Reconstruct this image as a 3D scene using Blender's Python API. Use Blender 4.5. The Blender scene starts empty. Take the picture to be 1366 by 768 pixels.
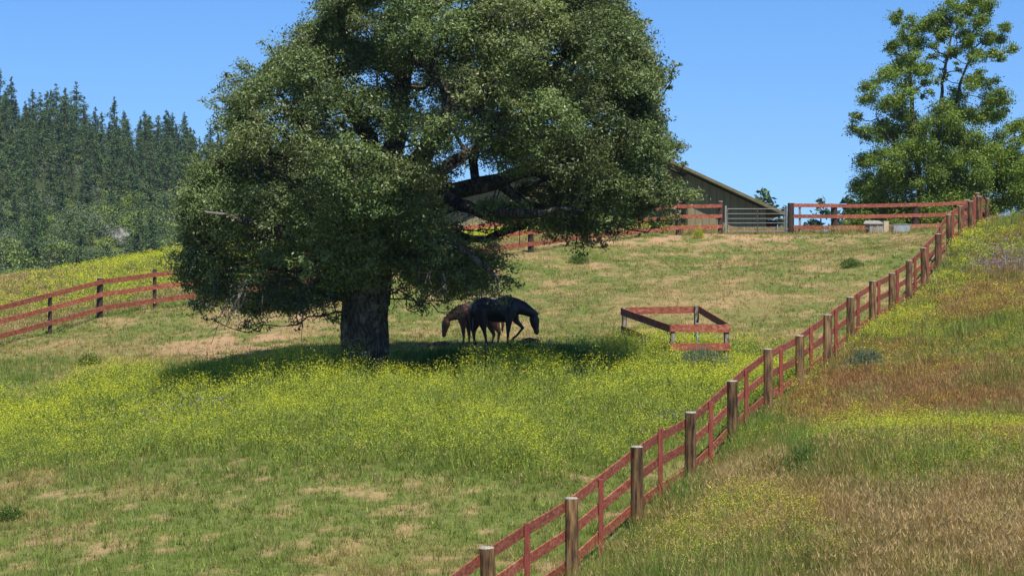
import bpy, bmesh, math, random
import numpy as np
from mathutils import Vector, Matrix
R = math.radians
rng = np.random.default_rng(7)
random.seed(7)
scene = bpy.context.scene
COL = scene.collection
F = 3000.0            # focal length in pixels of a 1366 px wide frame

def W(px, py, Y):
    """world point at depth Y (metres) seen at photo pixel px,py"""
    return np.array([(px-683)/F*Y, Y, (384-py)/F*Y])

# ------------------------------------------------------------------ noise
def _h(ix, iy, s):
    n = (ix.astype(np.int64)*374761393 + iy.astype(np.int64)*668265263 + s*974634777) & 0xffffffff
    n = ((n ^ (n >> 13))*1274126177) & 0xffffffff
    return ((n ^ (n >> 16)) & 0xffff)/65535.0
def vnoise(x, y, s=0):
    x = np.asarray(x, float); y = np.asarray(y, float)
    ix = np.floor(x); iy = np.floor(y); fx = x-ix; fy = y-iy
    fx = fx*fx*(3-2*fx); fy = fy*fy*(3-2*fy)
    a = _h(ix, iy, s); b = _h(ix+1, iy, s); c = _h(ix, iy+1, s); d = _h(ix+1, iy+1, s)
    return (a*(1-fx)+b*fx)*(1-fy)+(c*(1-fx)+d*fx)*fy
def fbm(x, y, s=0, o=4):
    v = 0; a = .5; t = 0
    for k in range(o):
        v = v+a*vnoise(x*2**k+k*17.3, y*2**k-k*9.1, s+k); t += a; a *= .5
    return v/t
def sstep(a, b, x):
    t = np.clip((np.asarray(x, float)-a)/(b-a), 0, 1); return t*t*(3-2*t)

# ------------------------------------------------------------------ terrain height
FP = [(652,868),(763,784),(850,708),(921,655),(977,600),(1025,555),(1067,525),(1105,492),(1135,466),(1163,443),(1190,426),
      (1213,408),(1233,386),(1251,362),(1267,334),(1281,322),(1295,314),(1306,308)]
cp = []
for px, py in FP:
    Y = 30030/(1620-px); cp.append(tuple(W(px, py, Y)))
for px, py, Y in [(487,498,56),(640,463,66),(540,466,64),(760,468,62),(972,487,60),(830,462,63.6),(0,455,75),(65,443,77.5),(133,425,79),(205,413,82),(250,405,83.5),
                  (300,478,63),(0,763,38),(400,768,36.5),(0,600,52),(200,545,56),(400,560,50),(620,600,45),(150,480,68),
                  (610,352,86),(660,345,88),(710,337,90),(756,328,93),(799,322,96),(852,316,98),(905,313,100),(963,313,101),(1050,313,102),
                  (560,400,78),(750,380,82),(900,350,90),(1000,320,98),(1000,400,75),(1150,330,95),(1140,312,101),(1220,309,102),(400,385,88),
                  (0,376,95),(120,362,97),(250,346,100),(450,338,102),(600,326,104),
                  (1366,400,70),(1366,500,52),(1366,600,41),(1366,768,30),(900,768,33.5),(1100,600,40),(1366,345,84),(1366,293,99),(1340,295,99.5)]:
    cp.append(tuple(W(px, py, Y)))
cp += [(0,0,-1.7),(-10,0,-2.2),(10,0,-1.2),(0,12,-3.9),(-8,20,-5.8),(3,22,-5.0),(9,18,-3.4),(-14,28,-5.9),(-30,40,-6.0),(-30,75,-3.2),(-32,95,-1.5),
       (25,50,-.4),(28,80,2.0),(30,100,3.6),(-35,118,-5.5),(-20,118,-2.6),(-5,118,0.4),(8,120,1.7),(16,118,1.8),(24,118,1.9),(34,118,2.0),(-35,10,-5),(32,10,1)]
cp = np.array(cp)
def _tps(r2): return .5*r2*np.log(r2+1e-9)
_P = cp[:, :2]/30.0
_A = _tps(((_P[:, None]-_P[None])**2).sum(-1)) + np.eye(len(cp))*0.0006
_Q = np.c_[np.ones(len(cp)), _P]
_M = np.block([[_A, _Q], [_Q.T, np.zeros((3, 3))]])
_S = np.linalg.solve(_M, np.r_[cp[:, 2], 0, 0, 0])
def near_h(X, Y):
    X = np.clip(X, -42, 38); Y = np.clip(Y, -10, 124)
    x = X/30.; y = Y/30.; sh = x.shape; x = x.ravel(); y = y.ravel(); out = np.empty(len(x))
    for i in range(0, len(x), 20000):
        a = x[i:i+20000]; b = y[i:i+20000]
        r2 = (a[:, None]-_P[None, :, 0])**2+(b[:, None]-_P[None, :, 1])**2
        out[i:i+20000] = _tps(r2)@_S[:-3]+_S[-3]+_S[-2]*a+_S[-1]*b
    return out.reshape(sh)
def far_h(X, Y):
    ridge = np.clip(28.5-.24*(X+91), -8, 50)
    t = np.clip((Y-185)/215, 0, 1)
    z = -9+(ridge+9)*(t*.55+.45*t*t*(3-2*t))*np.where(ridge > -7.9, 1, 1)
    z = z-sstep(430, 900, Y)*(z+12)
    z = z+(fbm(X/45, Y/45, 5, 3)-.5)*7*sstep(150, 260, Y)*sstep(140, -20, X)
    z = np.where(X > 20, z*(1-sstep(20, 60, X))+(-9)*sstep(20, 60, X), z)
    return z
def height(X, Y):
    X = np.asarray(X, float); Y = np.asarray(Y, float)
    n = near_h(X, Y)+(fbm(X/2.2, Y/2.2, 11, 3)-.5)*.16
    w = sstep(120, 172, Y)
    w = np.maximum(w, sstep(40, 95, np.abs(X+1)))
    w = np.maximum(w, sstep(-10, -80, Y))
    return n*(1-w)+far_h(X, Y)*w
def H(x, y): return float(height(np.array([x]), np.array([y]))[0])
def G(px, py, y0=24., y1=130.):
    """first ground point seen through a photo pixel"""
    Y = np.arange(y0, y1, .1); X = (px-683)/F*Y; Z = (384-py)/F*Y
    h = height(X, Y); k = np.where(h >= Z)[0]
    k = k[0] if len(k) else len(Y)-1
    return np.array([X[k], Y[k], h[k]])

# ------------------------------------------------------------------ mesh + object helpers
def mesh_np(name, V, Fc, mats, col=None, fmat=None, smooth=False):
    """V (n,3), Fc (m,k) all same k"""
    V = np.ascontiguousarray(V, dtype=np.float32); Fc = np.ascontiguousarray(Fc, dtype=np.int32)
    me = bpy.data.meshes.new(name); m, k = Fc.shape
    me.vertices.add(len(V)); me.vertices.foreach_set('co', V.ravel())
    me.loops.add(m*k); me.loops.foreach_set('vertex_index', Fc.ravel())
    me.polygons.add(m); me.polygons.foreach_set('loop_start', np.arange(0, m*k, k, dtype=np.int32))
    if fmat is not None: me.polygons.foreach_set('material_index', np.asarray(fmat, dtype=np.int32))
    if smooth: me.polygons.foreach_set('use_smooth', np.ones(m, dtype=bool))
    for mt in (mats if isinstance(mats, (list, tuple)) else [mats]): me.materials.append(mt)
    if col is not None:
        a = me.color_attributes.new('Col', 'FLOAT_COLOR', 'POINT')
        c = np.ones((len(V), 4), np.float32); c[:, :3] = col
        a.data.foreach_set('color', c.ravel())
    me.update(calc_edges=True)
    return me
def link(name, me, parent=None, loc=(0,0,0), rz=0.):
    o = bpy.data.objects.new(name, me); COL.objects.link(o)
    o.location = loc; o.rotation_euler = (0, 0, rz)
    if parent is not None: o.parent = parent
    return o
def tag(o, label=None, cat=None, group=None, kind=None):
    if label: o['label'] = label
    if cat: o['category'] = cat
    if group: o['group'] = group
    if kind: o['kind'] = kind
    return o
def empty(name, loc=(0,0,0), rz=0.):
    o = bpy.data.objects.new(name, None); COL.objects.link(o)
    o.location = loc; o.rotation_euler = (0, 0, rz); o.empty_display_size = .2
    return o
class MB:
    """collects simple shapes into one mesh"""
    def __init__(s): s.v = []; s.f = []
    def add(s, vs, fs):
        n = len(s.v); s.v += [tuple(map(float, p)) for p in vs]; s.f += [tuple(i+n for i in f) for f in fs]
    def box(s, a, b, bev=0.):
        (x0,y0,z0),(x1,y1,z1) = a, b
        s.add([(x0,y0,z0),(x1,y0,z0),(x1,y1,z0),(x0,y1,z0),(x0,y0,z1),(x1,y0,z1),(x1,y1,z1),(x0,y1,z1)],
              [(0,3,2,1),(4,5,6,7),(0,1,5,4),(1,2,6,5),(2,3,7,6),(3,0,4,7)])
    def board(s, p, q, h, t, segs=1, wob=0.):
        """plank from p to q: height h (vertical), thickness t (horizontal)"""
        p = np.array(p, float); q = np.array(q, float); d = q-p; n = np.array([-d[1], d[0], 0]); n /= np.linalg.norm(n)
        vs = []
        for i in range(segs+1):
            c = p+d*i/segs
            if 0 < i < segs: c = c+n*random.uniform(-wob, wob)+np.array([0,0,random.uniform(-wob, wob)*.5-wob*.3])
            e = .004
            for a, b in ((-1,-1),(1,-1),(1,1),(-1,1)):
                vs.append(c+n*a*t/2+np.array([0,0,b*h/2]))
        fs = [(0,1,2,3), tuple(4*segs+k for k in (3,2,1,0))]
        for i in range(segs):
            for k in range(4): fs.append((4*i+k, 4*i+4+k, 4*i+4+(k+1)%4, 4*i+(k+1)%4))
        s.add(vs, fs)
    def tube(s, pts, rad, n=8, cap=True):
        pts = [np.array(p, float) for p in pts]
        if not hasattr(rad, '__len__'): rad = [rad]*len(pts)
        vs = []; fs = []; u = None
        for i, p in enumerate(pts):
            t = pts[min(i+1, len(pts)-1)]-pts[max(i-1, 0)]; t /= (np.linalg.norm(t)+1e-9)
            if u is None:
                u = np.cross(t, [0,0,1.]) if abs(t[2]) < .9 else np.cross(t, [1.,0,0])
            u = u-t*np.dot(u, t); u /= np.linalg.norm(u)+1e-9; w = np.cross(t, u)
            for k in range(n):
                a = 2*math.pi*k/n; vs.append(p+(u*math.cos(a)+w*math.sin(a))*rad[i])
        for i in range(len(pts)-1):
            for k in range(n): fs.append((i*n+k, i*n+(k+1)%n, i*n+n+(k+1)%n, i*n+n+k))
        if cap: fs.append(tuple(range(n-1, -1, -1))); fs.append(tuple((len(pts)-1)*n+k for k in range(n)))
        s.add(vs, fs)
    def mesh(s, name, mat, smooth=False, bevel=0.):
        me = bpy.data.meshes.new(name); me.from_pydata(s.v, [], s.f)
        if bevel > 0:
            bm = bmesh.new(); bm.from_mesh(me)
            es = [e for e in bm.edges if len(e.link_faces) == 2 and e.calc_face_angle(0) > .6]
            bmesh.ops.bevel(bm, geom=es, offset=bevel, segments=1, affect='EDGES'); bm.to_mesh(me); bm.free()
        bm = bmesh.new(); bm.from_mesh(me); bmesh.ops.recalc_face_normals(bm, faces=bm.faces); bm.to_mesh(me); bm.free()
        for m in (mat if isinstance(mat, (list, tuple)) else [mat]): me.materials.append(m)
        if smooth:
            for p in me.polygons: p.use_smooth = True
        me.update(); return me
    def build(s, name, mat, parent=None, smooth=False, bevel=0., loc=(0,0,0), rz=0.):
        return link(name, s.mesh(name, mat, smooth, bevel), parent, loc, rz)

# ------------------------------------------------------------------ materials
def newmat(name):
    m = bpy.data.materials.new(name); m.use_nodes = True; nt = m.node_tree; nt.nodes.clear()
    out = nt.nodes.new('ShaderNodeOutputMaterial'); return m, nt, out
def N(nt, t, **kw):
    n = nt.nodes.new(t)
    for k, v in kw.items():
        if k in n.inputs: n.inputs[k].default_value = v
        else: setattr(n, k, v)
    return n
def veg_mat(name, trans=.35, rough=.5, spec=.25, tint=(1.15,1.1,.55)):
    m, nt, out = newmat(name); L = nt.links.new
    at = N(nt, 'ShaderNodeAttribute', attribute_name='Col')
    p = N(nt, 'ShaderNodeBsdfPrincipled', Roughness=rough); p.inputs['Specular IOR Level'].default_value = spec
    t = N(nt, 'ShaderNodeBsdfTranslucent'); mx = N(nt, 'ShaderNodeMixShader'); mx.inputs[0].default_value = trans
    mu = N(nt, 'ShaderNodeMix', data_type='RGBA', blend_type='MULTIPLY'); mu.inputs[0].default_value = 1
    mu.inputs[7].default_value = (*tint, 1)
    L(at.outputs['Color'], p.inputs['Base Color']); L(at.outputs['Color'], mu.inputs[6]); L(mu.outputs[2], t.inputs['Color'])
    L(p.outputs[0], mx.inputs[1]); L(t.outputs[0], mx.inputs[2]); L(mx.outputs[0], out.inputs[0])
    return m
def surf_mat(name, stops, scale=(1,1,1), nscale=6., detail=6., rough=.85, bump=.2, bumpscale=None, spec=.25, coords='Object', rnd=.0, bdist=.02, metal=0.):
    """noise-driven colour ramp, per-object value variation, bump"""
    m, nt, out = newmat(name); L = nt.links.new
    tc = N(nt, 'ShaderNodeTexCoord'); mp = N(nt, 'ShaderNodeMapping'); mp.inputs['Scale'].default_value = scale
    oi = N(nt, 'ShaderNodeObjectInfo'); ad = N(nt, 'ShaderNodeVectorMath', operation='ADD')
    ml = N(nt, 'ShaderNodeMath', operation='MULTIPLY'); ml.inputs[1].default_value = 31.7
    L(oi.outputs['Random'], ml.inputs[0]); L(ml.outputs[0], ad.inputs[1]); L(tc.outputs[coords], ad.inputs[0]); L(ad.outputs[0], mp.inputs[0])
    no = N(nt, 'ShaderNodeTexNoise', Scale=nscale, Detail=detail, Roughness=.65); L(mp.outputs[0], no.inputs['Vector'])
    cr = N(nt, 'ShaderNodeValToRGB'); e = cr.color_ramp.elements
    e[0].position = stops[0][0]; e[0].color = (*stops[0][1], 1); e[1].position = stops[-1][0]; e[1].color = (*stops[-1][1], 1)
    for q, c in stops[1:-1]:
        k = e.new(q); k.color = (*c, 1)
    L(no.outputs[0], cr.inputs[0])
    p = N(nt, 'ShaderNodeBsdfPrincipled', Roughness=rough, Metallic=metal); p.inputs['Specular IOR Level'].default_value = spec
    hs = N(nt, 'ShaderNodeHueSaturation'); mr = N(nt, 'ShaderNodeMapRange'); mr.inputs[3].default_value = 1-rnd; mr.inputs[4].default_value = 1+rnd
    L(oi.outputs['Random'], mr.inputs[0]); L(mr.outputs[0], hs.inputs['Value']); L(cr.outputs[0], hs.inputs['Color']); L(hs.outputs[0], p.inputs['Base Color'])
    if bump:
        b = N(nt, 'ShaderNodeBump', Strength=bump, Distance=bdist)
        if bumpscale:
            n2 = N(nt, 'ShaderNodeTexNoise', Scale=bumpscale, Detail=8.); L(mp.outputs[0], n2.inputs['Vector']); L(n2.outputs[0], b.inputs['Height'])
        else: L(no.outputs[0], b.inputs['Height'])
        L(b.outputs[0], p.inputs['Normal'])
    L(p.outputs[0], out.inputs[0]); return m

M = {}
M['leaf_oak'] = veg_mat('oak_leaf', .28, .45, .35)
M['leaf_bright'] = veg_mat('bright_leaf', .38, .45, .3)
M['needle'] = veg_mat('needle', .12, .6, .15)
M['grass'] = veg_mat('grass_blade', .42, .6, .15, (1.1,1.1,.7))
M['flower'] = veg_mat('flower', .45, .6, .1, (1.1,1.05,.6))
M['red'] = surf_mat('red_paint_weathered', [(.30,(.12,.036,.022)),(.43,(.23,.060,.032)),(.55,(.33,.100,.056)),(.70,(.42,.24,.16))], (1,1,2.2), 8., 12., .75, .3, 40., .25, rnd=.14)
M['redpost'] = surf_mat('red_paint_batten', [(.3,(.13,.034,.022)),(.55,(.25,.060,.040)),(.8,(.33,.12,.08))], (6,6,1), 5., 6., .75, .3, 40., .25, rnd=.12)
M['darkpost'] = surf_mat('dark_creosote_wood', [(.3,(.022,.016,.012)),(.7,(.075,.050,.034))], (8,8,1), 4., 6., .8, .4, rnd=.2)
M['wood'] = surf_mat('weathered_round_wood', [(.36,(.022,.015,.010)),(.45,(.085,.050,.025)),(.56,(.19,.110,.046)),(.70,(.27,.19,.10))], (7,7,.8), 2.2, 7., .85, .5, None, .2, rnd=.25)
M['woodtop'] = surf_mat('cut_wood_end', [(.3,(.20,.18,.14)),(.7,(.46,.42,.35))], (1,1,1), 20., 4., .9, .2)
M['greywood'] = surf_mat('grey_wood', [(.3,(.12,.11,.09)),(.55,(.27,.25,.21)),(.8,(.42,.40,.35))], (9,9,1), 3., 6., .9, .4, rnd=.15)
M['galv'] = surf_mat('galvanised_steel', [(.3,(.17,.17,.16)),(.7,(.30,.30,.28))], (1,1,1), 12., 4., .45, 0, spec=.5, metal=.5)
M['gatepost'] = surf_mat('steel_post', [(.3,(.05,.05,.05)),(.7,(.10,.10,.09))], (1,1,1), 12., 4., .6, 0)
# ------------------------------------------------------------------ vegetation maps (functions of the place on the ground)
def fence_x(Y): return -10+.3122*Y
def proj(X, Y, Z): return 683+F*X/Y, 384-F*Z/Y
def gsum(px, py, L):
    v = 0
    for cx, cy, rx, ry, a in L: v = v+a*np.exp(-((px-cx)/rx)**2-((py-cy)/ry)**2)
    return np.clip(v, 0, 1.3)
MT = ([-300,0,80,150,220,300,380,460,560,660,740,800,860,930,1000,1100],[560,552,528,506,500,502,496,502,512,506,494,486,474,478,500,500])
MB_ = ([-300,0,150,300,420,520,620,720,800,880,950,1100],[618,612,612,596,612,606,622,640,622,596,560,520])
RM = [(1200,430,80,40,.7),(1140,425,40,30,.7),(1280,335,45,25,.9),(1265,370,40,25,.6),(1350,330,40,25,.5),(1160,470,70,25,.5),(1310,600,110,38,1.1),(1150,605,130,30,.7),(980,590,70,30,.6),
      (1000,705,80,38,1.),(1090,740,60,30,.5),(900,752,70,24,.8),(1366,450,70,50,.5),(1250,500,60,14,.25),(1070,545,40,30,.45),(1330,700,60,20,.25),(1190,650,60,20,.3)]
RD = [(1180,525,150,30,.75),(1330,560,110,36,.75),(1080,575,90,22,.6),(1150,690,240,45,.5),(960,660,90,30,1.),(1366,690,120,50,.5),(1340,400,60,50,.55),(1250,440,60,30,.35),(1000,640,70,20,.5),(860,720,40,25,.5)]
RG = [(960,610,50,28,1.),(920,665,40,20,.8),(1075,622,30,22,1.),(1010,570,40,22,.6),(850,745,30,20,.6),(1320,520,50,10,.5),(1130,470,40,20,.4)]
SOIL = [(825,752,38,9,1.3),(1060,543,26,6,1.2),(905,683,22,7,1.),(330,455,95,24,1.3),(270,472,90,12,.9),(130,428,70,5,.8),(40,455,60,6,.6),(590,688,22,6,.9),(365,680,30,5,.9),
        (110,614,26,6,.8),(210,608,50,6,.6),(350,622,22,6,.8),(60,640,20,8,.5),(1020,318,260,8,.9),(800,322,160,8,.8),(985,500,40,8,1.),(1215,375,14,6,.8),(690,345,60,6,.7),(30,720,80,14,.5),
        (230,660,70,9,.45),(960,625,12,4,1.),(620,350,50,8,.6),(400,425,50,12,.7),(560,690,25,5,.6),(1260,545,30,8,.5),(470,705,60,6,.4),(150,716,60,6,.4)]
PG = [(120,730,180,30,.5),(300,710,160,40,.4),(560,480,150,12,.9),(740,470,90,14,1.),(330,440,90,14,.5),(120,480,110,18,.4),(500,650,200,40,.4),(700,660,120,50,.5),(1000,345,120,14,.25),(840,440,140,22,.25)]
def masks(X, Y, Z):
    px, py = proj(X, Y, Z)
    right = sstep(-.15, .25, X-fence_x(Y))*sstep(102, 97, Y)
    left = 1-right
    n1 = fbm(X/2.4, Y/3.0, 21, 4); n2 = fbm(X/.7, Y/.9, 22, 3); n3 = fbm(X/6, Y/7, 23, 3)
    wob = (n1-.5)*60
    mt = np.interp(px, *MT); mb = np.interp(px, *MB_)
    band = sstep(mt-9, mt+5, py+wob*.25)*sstep(mb+28, mb-14, py+wob)
    mus = left*band*(.42+.95*sstep(.34, .6, n1))*(.8+.5*n2)
    mus = mus*sstep(47.0, 44.5, Y+0*X)**0 
    behind = sstep(1.2, 2.6, Y-np.interp(X, [-17,-14.5,-12.5,-7,-1,1,6,20], [75,79,83,85,87,91,99,101.5]))
    fl = sstep(3., 9., Y-np.interp(X, [-17,-14.5,-12.5,-7,-1,1,6,20], [75,79,83,85,87,91,99,101.5]))*sstep(-23, -13, X)*sstep(11, 3, X)*(.7+.6*n1)*(1-sstep(112, 118, Y))
    pen = np.exp(-((X-4.9)/1.9)**2-((Y-61)/2.6)**2)
    mus = mus*(1-.0*pen)+left*pen*.8
    mus = np.maximum(mus, fl)
    rm = gsum(px+wob*1.5, py+(n2-.5)*50+(n1-.5)*50, RM); rd = gsum(px+wob*1.6+(n2-.5)*60, py-(n1-.5)*90+(n3-.5)*60, RD)*(.55+.9*sstep(.35,.6,n2)); rg = gsum(px, py, RG)
    mus = mus*left+right*rm*(.5+n1)
    dry_r = right*np.clip(rd*1.1+(n1-.5)*1.0, 0, 1)*(1-np.clip(rm,0,1)*.6)*(1-np.clip(rg,0,1)*.8)
    upper = sstep(500, 430, py)
    pg = gsum(px, py, PG)
    dry_l = left*np.clip(.20+.28*upper+(n1-.5)*1.6+(n2-.5)*1.3+(n3-.5)*.9-.65*pg-.5*np.clip(mus,0,1)-.35*behind*sstep(-20,-8,X), 0, 1)
    soil = np.clip(gsum(px+wob*.3, py+(n2-.5)*16, SOIL)*sstep(.30, .58, n2), 0, 1)
    soil = np.maximum(soil, left*.55*sstep(.66, .80, n2+.12*upper)*(1-np.clip(mus*1.5,0,1)))
    soil = np.maximum(soil, .7*sstep(.60,.70, fbm(X/.6, Y/.5, 25, 4))*left*sstep(590,620,py))
    return dict(px=px, py=py, right=right, mus=mus, dry=np.clip(dry_l+dry_r, 0, 1), soil=soil, n1=n1, n2=n2, n3=n3, rg=right*np.clip(rg,0,1), behind=behind, upper=upper)

# ------------------------------------------------------------------ ground sheet
def make_ground():
    def axis(a, b, d, lim0, lim1):
        c = list(np.arange(a, b, d)); s = d; x = a
        while x > lim0: s *= 1.22; x -= s; c.insert(0, x)
        s = d; x = c[-1]
        while x < lim1: s *= 1.22; x += s; c.append(x)
        return np.array(c)
    xs = axis(-24, 26, .28, -560, 560); ys = axis(24, 122, .28, -250, 900)
    X, Y = np.meshgrid(xs, ys); Z = height(X, Y)
    nx, ny = len(xs), len(ys)
    i = np.arange(nx*ny).reshape(ny, nx)
    Fc = np.stack([i[:-1,:-1], i[:-1,1:], i[1:,1:], i[1:,:-1]], -1).reshape(-1, 4)
    mk = masks(X, np.maximum(Y, 10.), Z)
    far = sstep(120, 150, Y)
    c = np.ones((ny, nx, 3))
    green = np.array([.12,.145,.034]); dry = np.array([.24,.19,.075]); soil = np.array([.37,.235,.125]); brown = np.array([.17,.105,.045])
    d = mk['dry'][..., None]; s = mk['soil'][..., None]; r = mk['right'][..., None]
    c = green*(1-d)+(dry*(1-r)+brown*r)*d
    c = c*(1-s)+soil*s
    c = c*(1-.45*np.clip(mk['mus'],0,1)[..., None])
    wood = np.array([.045,.055,.022]); meadow = np.array([.14,.17,.045])
    k = sstep(.58, .68, fbm(X/16, Y/22, 31, 3))[..., None]
    c = c*(1-far[..., None])+(wood*(1-k)+meadow*k)*far[..., None]
    V = np.stack([X, Y, Z], -1).reshape(-1, 3)
    m, nt, out = newmat('meadow_soil'); L = nt.links.new
    at = N(nt, 'ShaderNodeAttribute', attribute_name='Col'); tc = N(nt, 'ShaderNodeTexCoord')
    n1 = N(nt, 'ShaderNodeTexNoise', Scale=9., Detail=8., Roughness=.75); L(tc.outputs['Object'], n1.inputs['Vector'])
    mr = N(nt, 'ShaderNodeMapRange'); mr.inputs[1].default_value = .3; mr.inputs[2].default_value = .7; mr.inputs[3].default_value = .6; mr.inputs[4].default_value = 1.4
    L(n1.outputs[0], mr.inputs[0])
    mx = N(nt, 'ShaderNodeVectorMath', operation='SCALE'); L(at.outputs['Color'], mx.inputs[0]); L(mr.outputs[0], mx.inputs['Scale'])
    p = N(nt, 'ShaderNodeBsdfPrincipled', Roughness=.95); p.inputs['Specular IOR Level'].default_value = .1
    b = N(nt, 'ShaderNodeBump', Strength=.6, Distance=.06); L(n1.outputs[0], b.inputs['Height'])
    L(b.outputs[0], p.inputs['Normal']); L(mx.outputs[0], p.inputs['Base Color']); L(p.outputs[0], out.inputs[0])
    o = link('ground', mesh_np('ground', V, Fc, m, c.reshape(-1, 3), smooth=True)); tag(o, 'sloping pasture ground of dry grass, green grass and bare tan soil', 'ground', kind='structure')
make_ground()

# ------------------------------------------------------------------ grasses
def blades(X, Y, Z, hgt, wid, lean, col, tipcol=None, bend=.0):
    """one triangle per blade"""
    n = len(X); a = rng.uniform(0, 2*np.pi, n); b = rng.uniform(0, 2*np.pi, n)
    dx = np.cos(a)*wid/2; dy = np.sin(a)*wid/2
    lx = np.cos(b)*lean*hgt; ly = np.sin(b)*lean*hgt; hz = hgt*np.sqrt(np.clip(1-lean**2, .05, 1))
    V = np.empty((n, 3, 3)); V[:,0] = np.c_[X-dx, Y-dy, Z]; V[:,1] = np.c_[X+dx, Y+dy, Z]; V[:,2] = np.c_[X+lx, Y+ly, Z+hz]
    C = np.repeat(col[:, None, :], 3, 1)
    if tipcol is not None: C[:, 2] = tipcol
    return V.reshape(-1, 3), C.reshape(-1, 3)
def wedge(n, y0, y1, margin=1.45, xl=None):
    """random points of the visible wedge (plus a margin to the sides)"""
    Y = np.sqrt(rng.uniform(y0**2, y1**2, n)); X = rng.uniform(-1, 1, n)*.2277*margin*Y
    return X, Y
def mixc(a, b, t): return a*(1-t[:, None])+b*t[:, None]
def jit(C, s): return np.clip(C*(1+rng.normal(0, s, (len(C), 1)))+rng.normal(0, s*.012, C.shape), .004, .95)
def emit(name, parts, mat, label, cat):
    V = np.concatenate([p[0] for p in parts]); C = np.concatenate([p[1] for p in parts])
    o = link(name, mesh_np(name, V, np.arange(len(V)).reshape(-1, 3), mat, C)); tag(o, label, cat, kind='stuff'); print(name, len(V)//3)
    return o
BG = []; TG = []
for y0, y1, dens, ws in [(26,38,110,1.),(38,50,90,1.15),(50,70,62,1.4),(70,104,36,1.9),(104,118,14,2.2)]:
    area = .2277*1.45*(y1**2-y0**2); nt_ = int(area*dens)
    X, Y = wedge(nt_, y0, y1); Z = height(X, Y); mk = masks(X, Y, Z)
    keep = rng.uniform(0, 1, nt_) > mk['soil']*.93; keep &= (np.abs(mk['px']-683) < 760) | (rng.uniform(0,1,nt_) < .5)
    keep &= rng.uniform(0,1,nt_) < .55+.8*mk['n2']
    X, Y, Z = X[keep], Y[keep], Z[keep]; mk = {k: v[keep] for k, v in mk.items()}
    nb = 9; n = len(X)
    def rep(a): return np.repeat(a, nb)
    tt = rng.uniform(.55, 1.5, n)
    g1 = np.array([.20,.28,.044]); g2 = np.array([.10,.17,.028]); dr = np.array([.40,.33,.125]); db = np.array([.38,.23,.090]); gg = np.array([.33,.37,.11]); lush = np.array([.11,.25,.035])
    t = rng.uniform(0, 1, n)
    col = mixc(np.tile(g1, (n,1)), g2, t*.8); col = mixc(col, gg, (rng.uniform(0,1,n) < .3)*.8)
    dd = np.clip(mk['dry']*1.15+rng.normal(0, .16, n), 0, 1)
    dcol = mixc(np.tile(dr, (n,1)), db, np.clip(mk['right']*.75+.3*sstep(560,640,mk['py'])+rng.normal(0,.25,n), 0, 1)); col = mixc(col, dcol, dd)
    col = mixc(col, lush, np.clip(mk['rg'],0,1)*.8)
    hh = (.06+.12*mk['n2']**2+.05*(1-mk['dry']))*(1+1.9*mk['right']+.5*mk['behind'])*(1+.5*mk['rg'])*(1-.25*mk['upper']*(1-mk['right']))*tt
    sp = .05+.04*mk['right']
    Xb = rep(X)+rng.normal(0, 1, n*nb)*rep(sp); Yb = rep(Y)+rng.normal(0, 1, n*nb)*rep(sp)
    hb = rep(hh)*rng.uniform(.5, 1.25, n*nb); wb = rng.uniform(.008, .017, n*nb)*ws
    BG.append(blades(Xb, Yb, rep(Z)-.02, hb, wb, rng.uniform(.1, .85, n*nb), jit(np.repeat(jit(col,.27), nb, 0), .27)))
    # tall seeded dry stalks on the bank and behind the fences
    na = int(area*dens*1.9); X, Y = wedge(na, y0, y1); Z = height(X, Y); mk = masks(X, Y, Z)
    pr = mk['right']*(.16+.84*mk['dry'])+mk['behind']*.30+.012
    k = rng.uniform(0,1,na) < pr*.8*np.where(np.abs(mk['px']-683) < 760, 1, .55); X, Y, Z = X[k], Y[k], Z[k]; mk = {q: v[k] for q, v in mk.items()}; n = len(X); nb = 6
    Xb = rep(X)+rng.normal(0,.06,n*nb); Yb = rep(Y)+rng.normal(0,.06,n*nb); Zb = rep(Z)
    hb = rep((.26+.26*mk['n1'])*rng.uniform(.6,1.2,n)); ln = rng.uniform(.1,.6,n*nb)
    red = np.clip(sstep(640, 560, mk['py'])*.8+(mk['n2']-.5)*1.5, 0, 1)*mk['right']
    sc = mixc(np.tile(np.array([.44,.32,.15]), (n,1)), np.array([.33,.175,.070]), red); sc = jit(np.repeat(sc, nb, 0), .2)
    TG.append(blades(Xb, Yb, Zb, hb, .007*ws, ln, sc*.85))
    b = rng.uniform(0, 2*np.pi, n*nb)   # seed head: a short fat spindle near the tip
    px_ = Xb+np.cos(b)*ln*hb*.8; py_ = Yb+np.sin(b)*ln*hb*.8; pz_ = Zb+hb*.62
    TG.append(blades(px_, py_, pz_, hb*.24, rng.uniform(.009,.018,n*nb)*ws, rng.uniform(.3,.9,n*nb), sc*1.15))
emit('grass', BG, M['grass'], 'short green and straw coloured grass covering the pasture and bank', 'grass')
emit('dry_grass', TG, M['grass'], 'tall dry tan and reddish seeding grass on the bank beside the red fence', 'dry grass')

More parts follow.
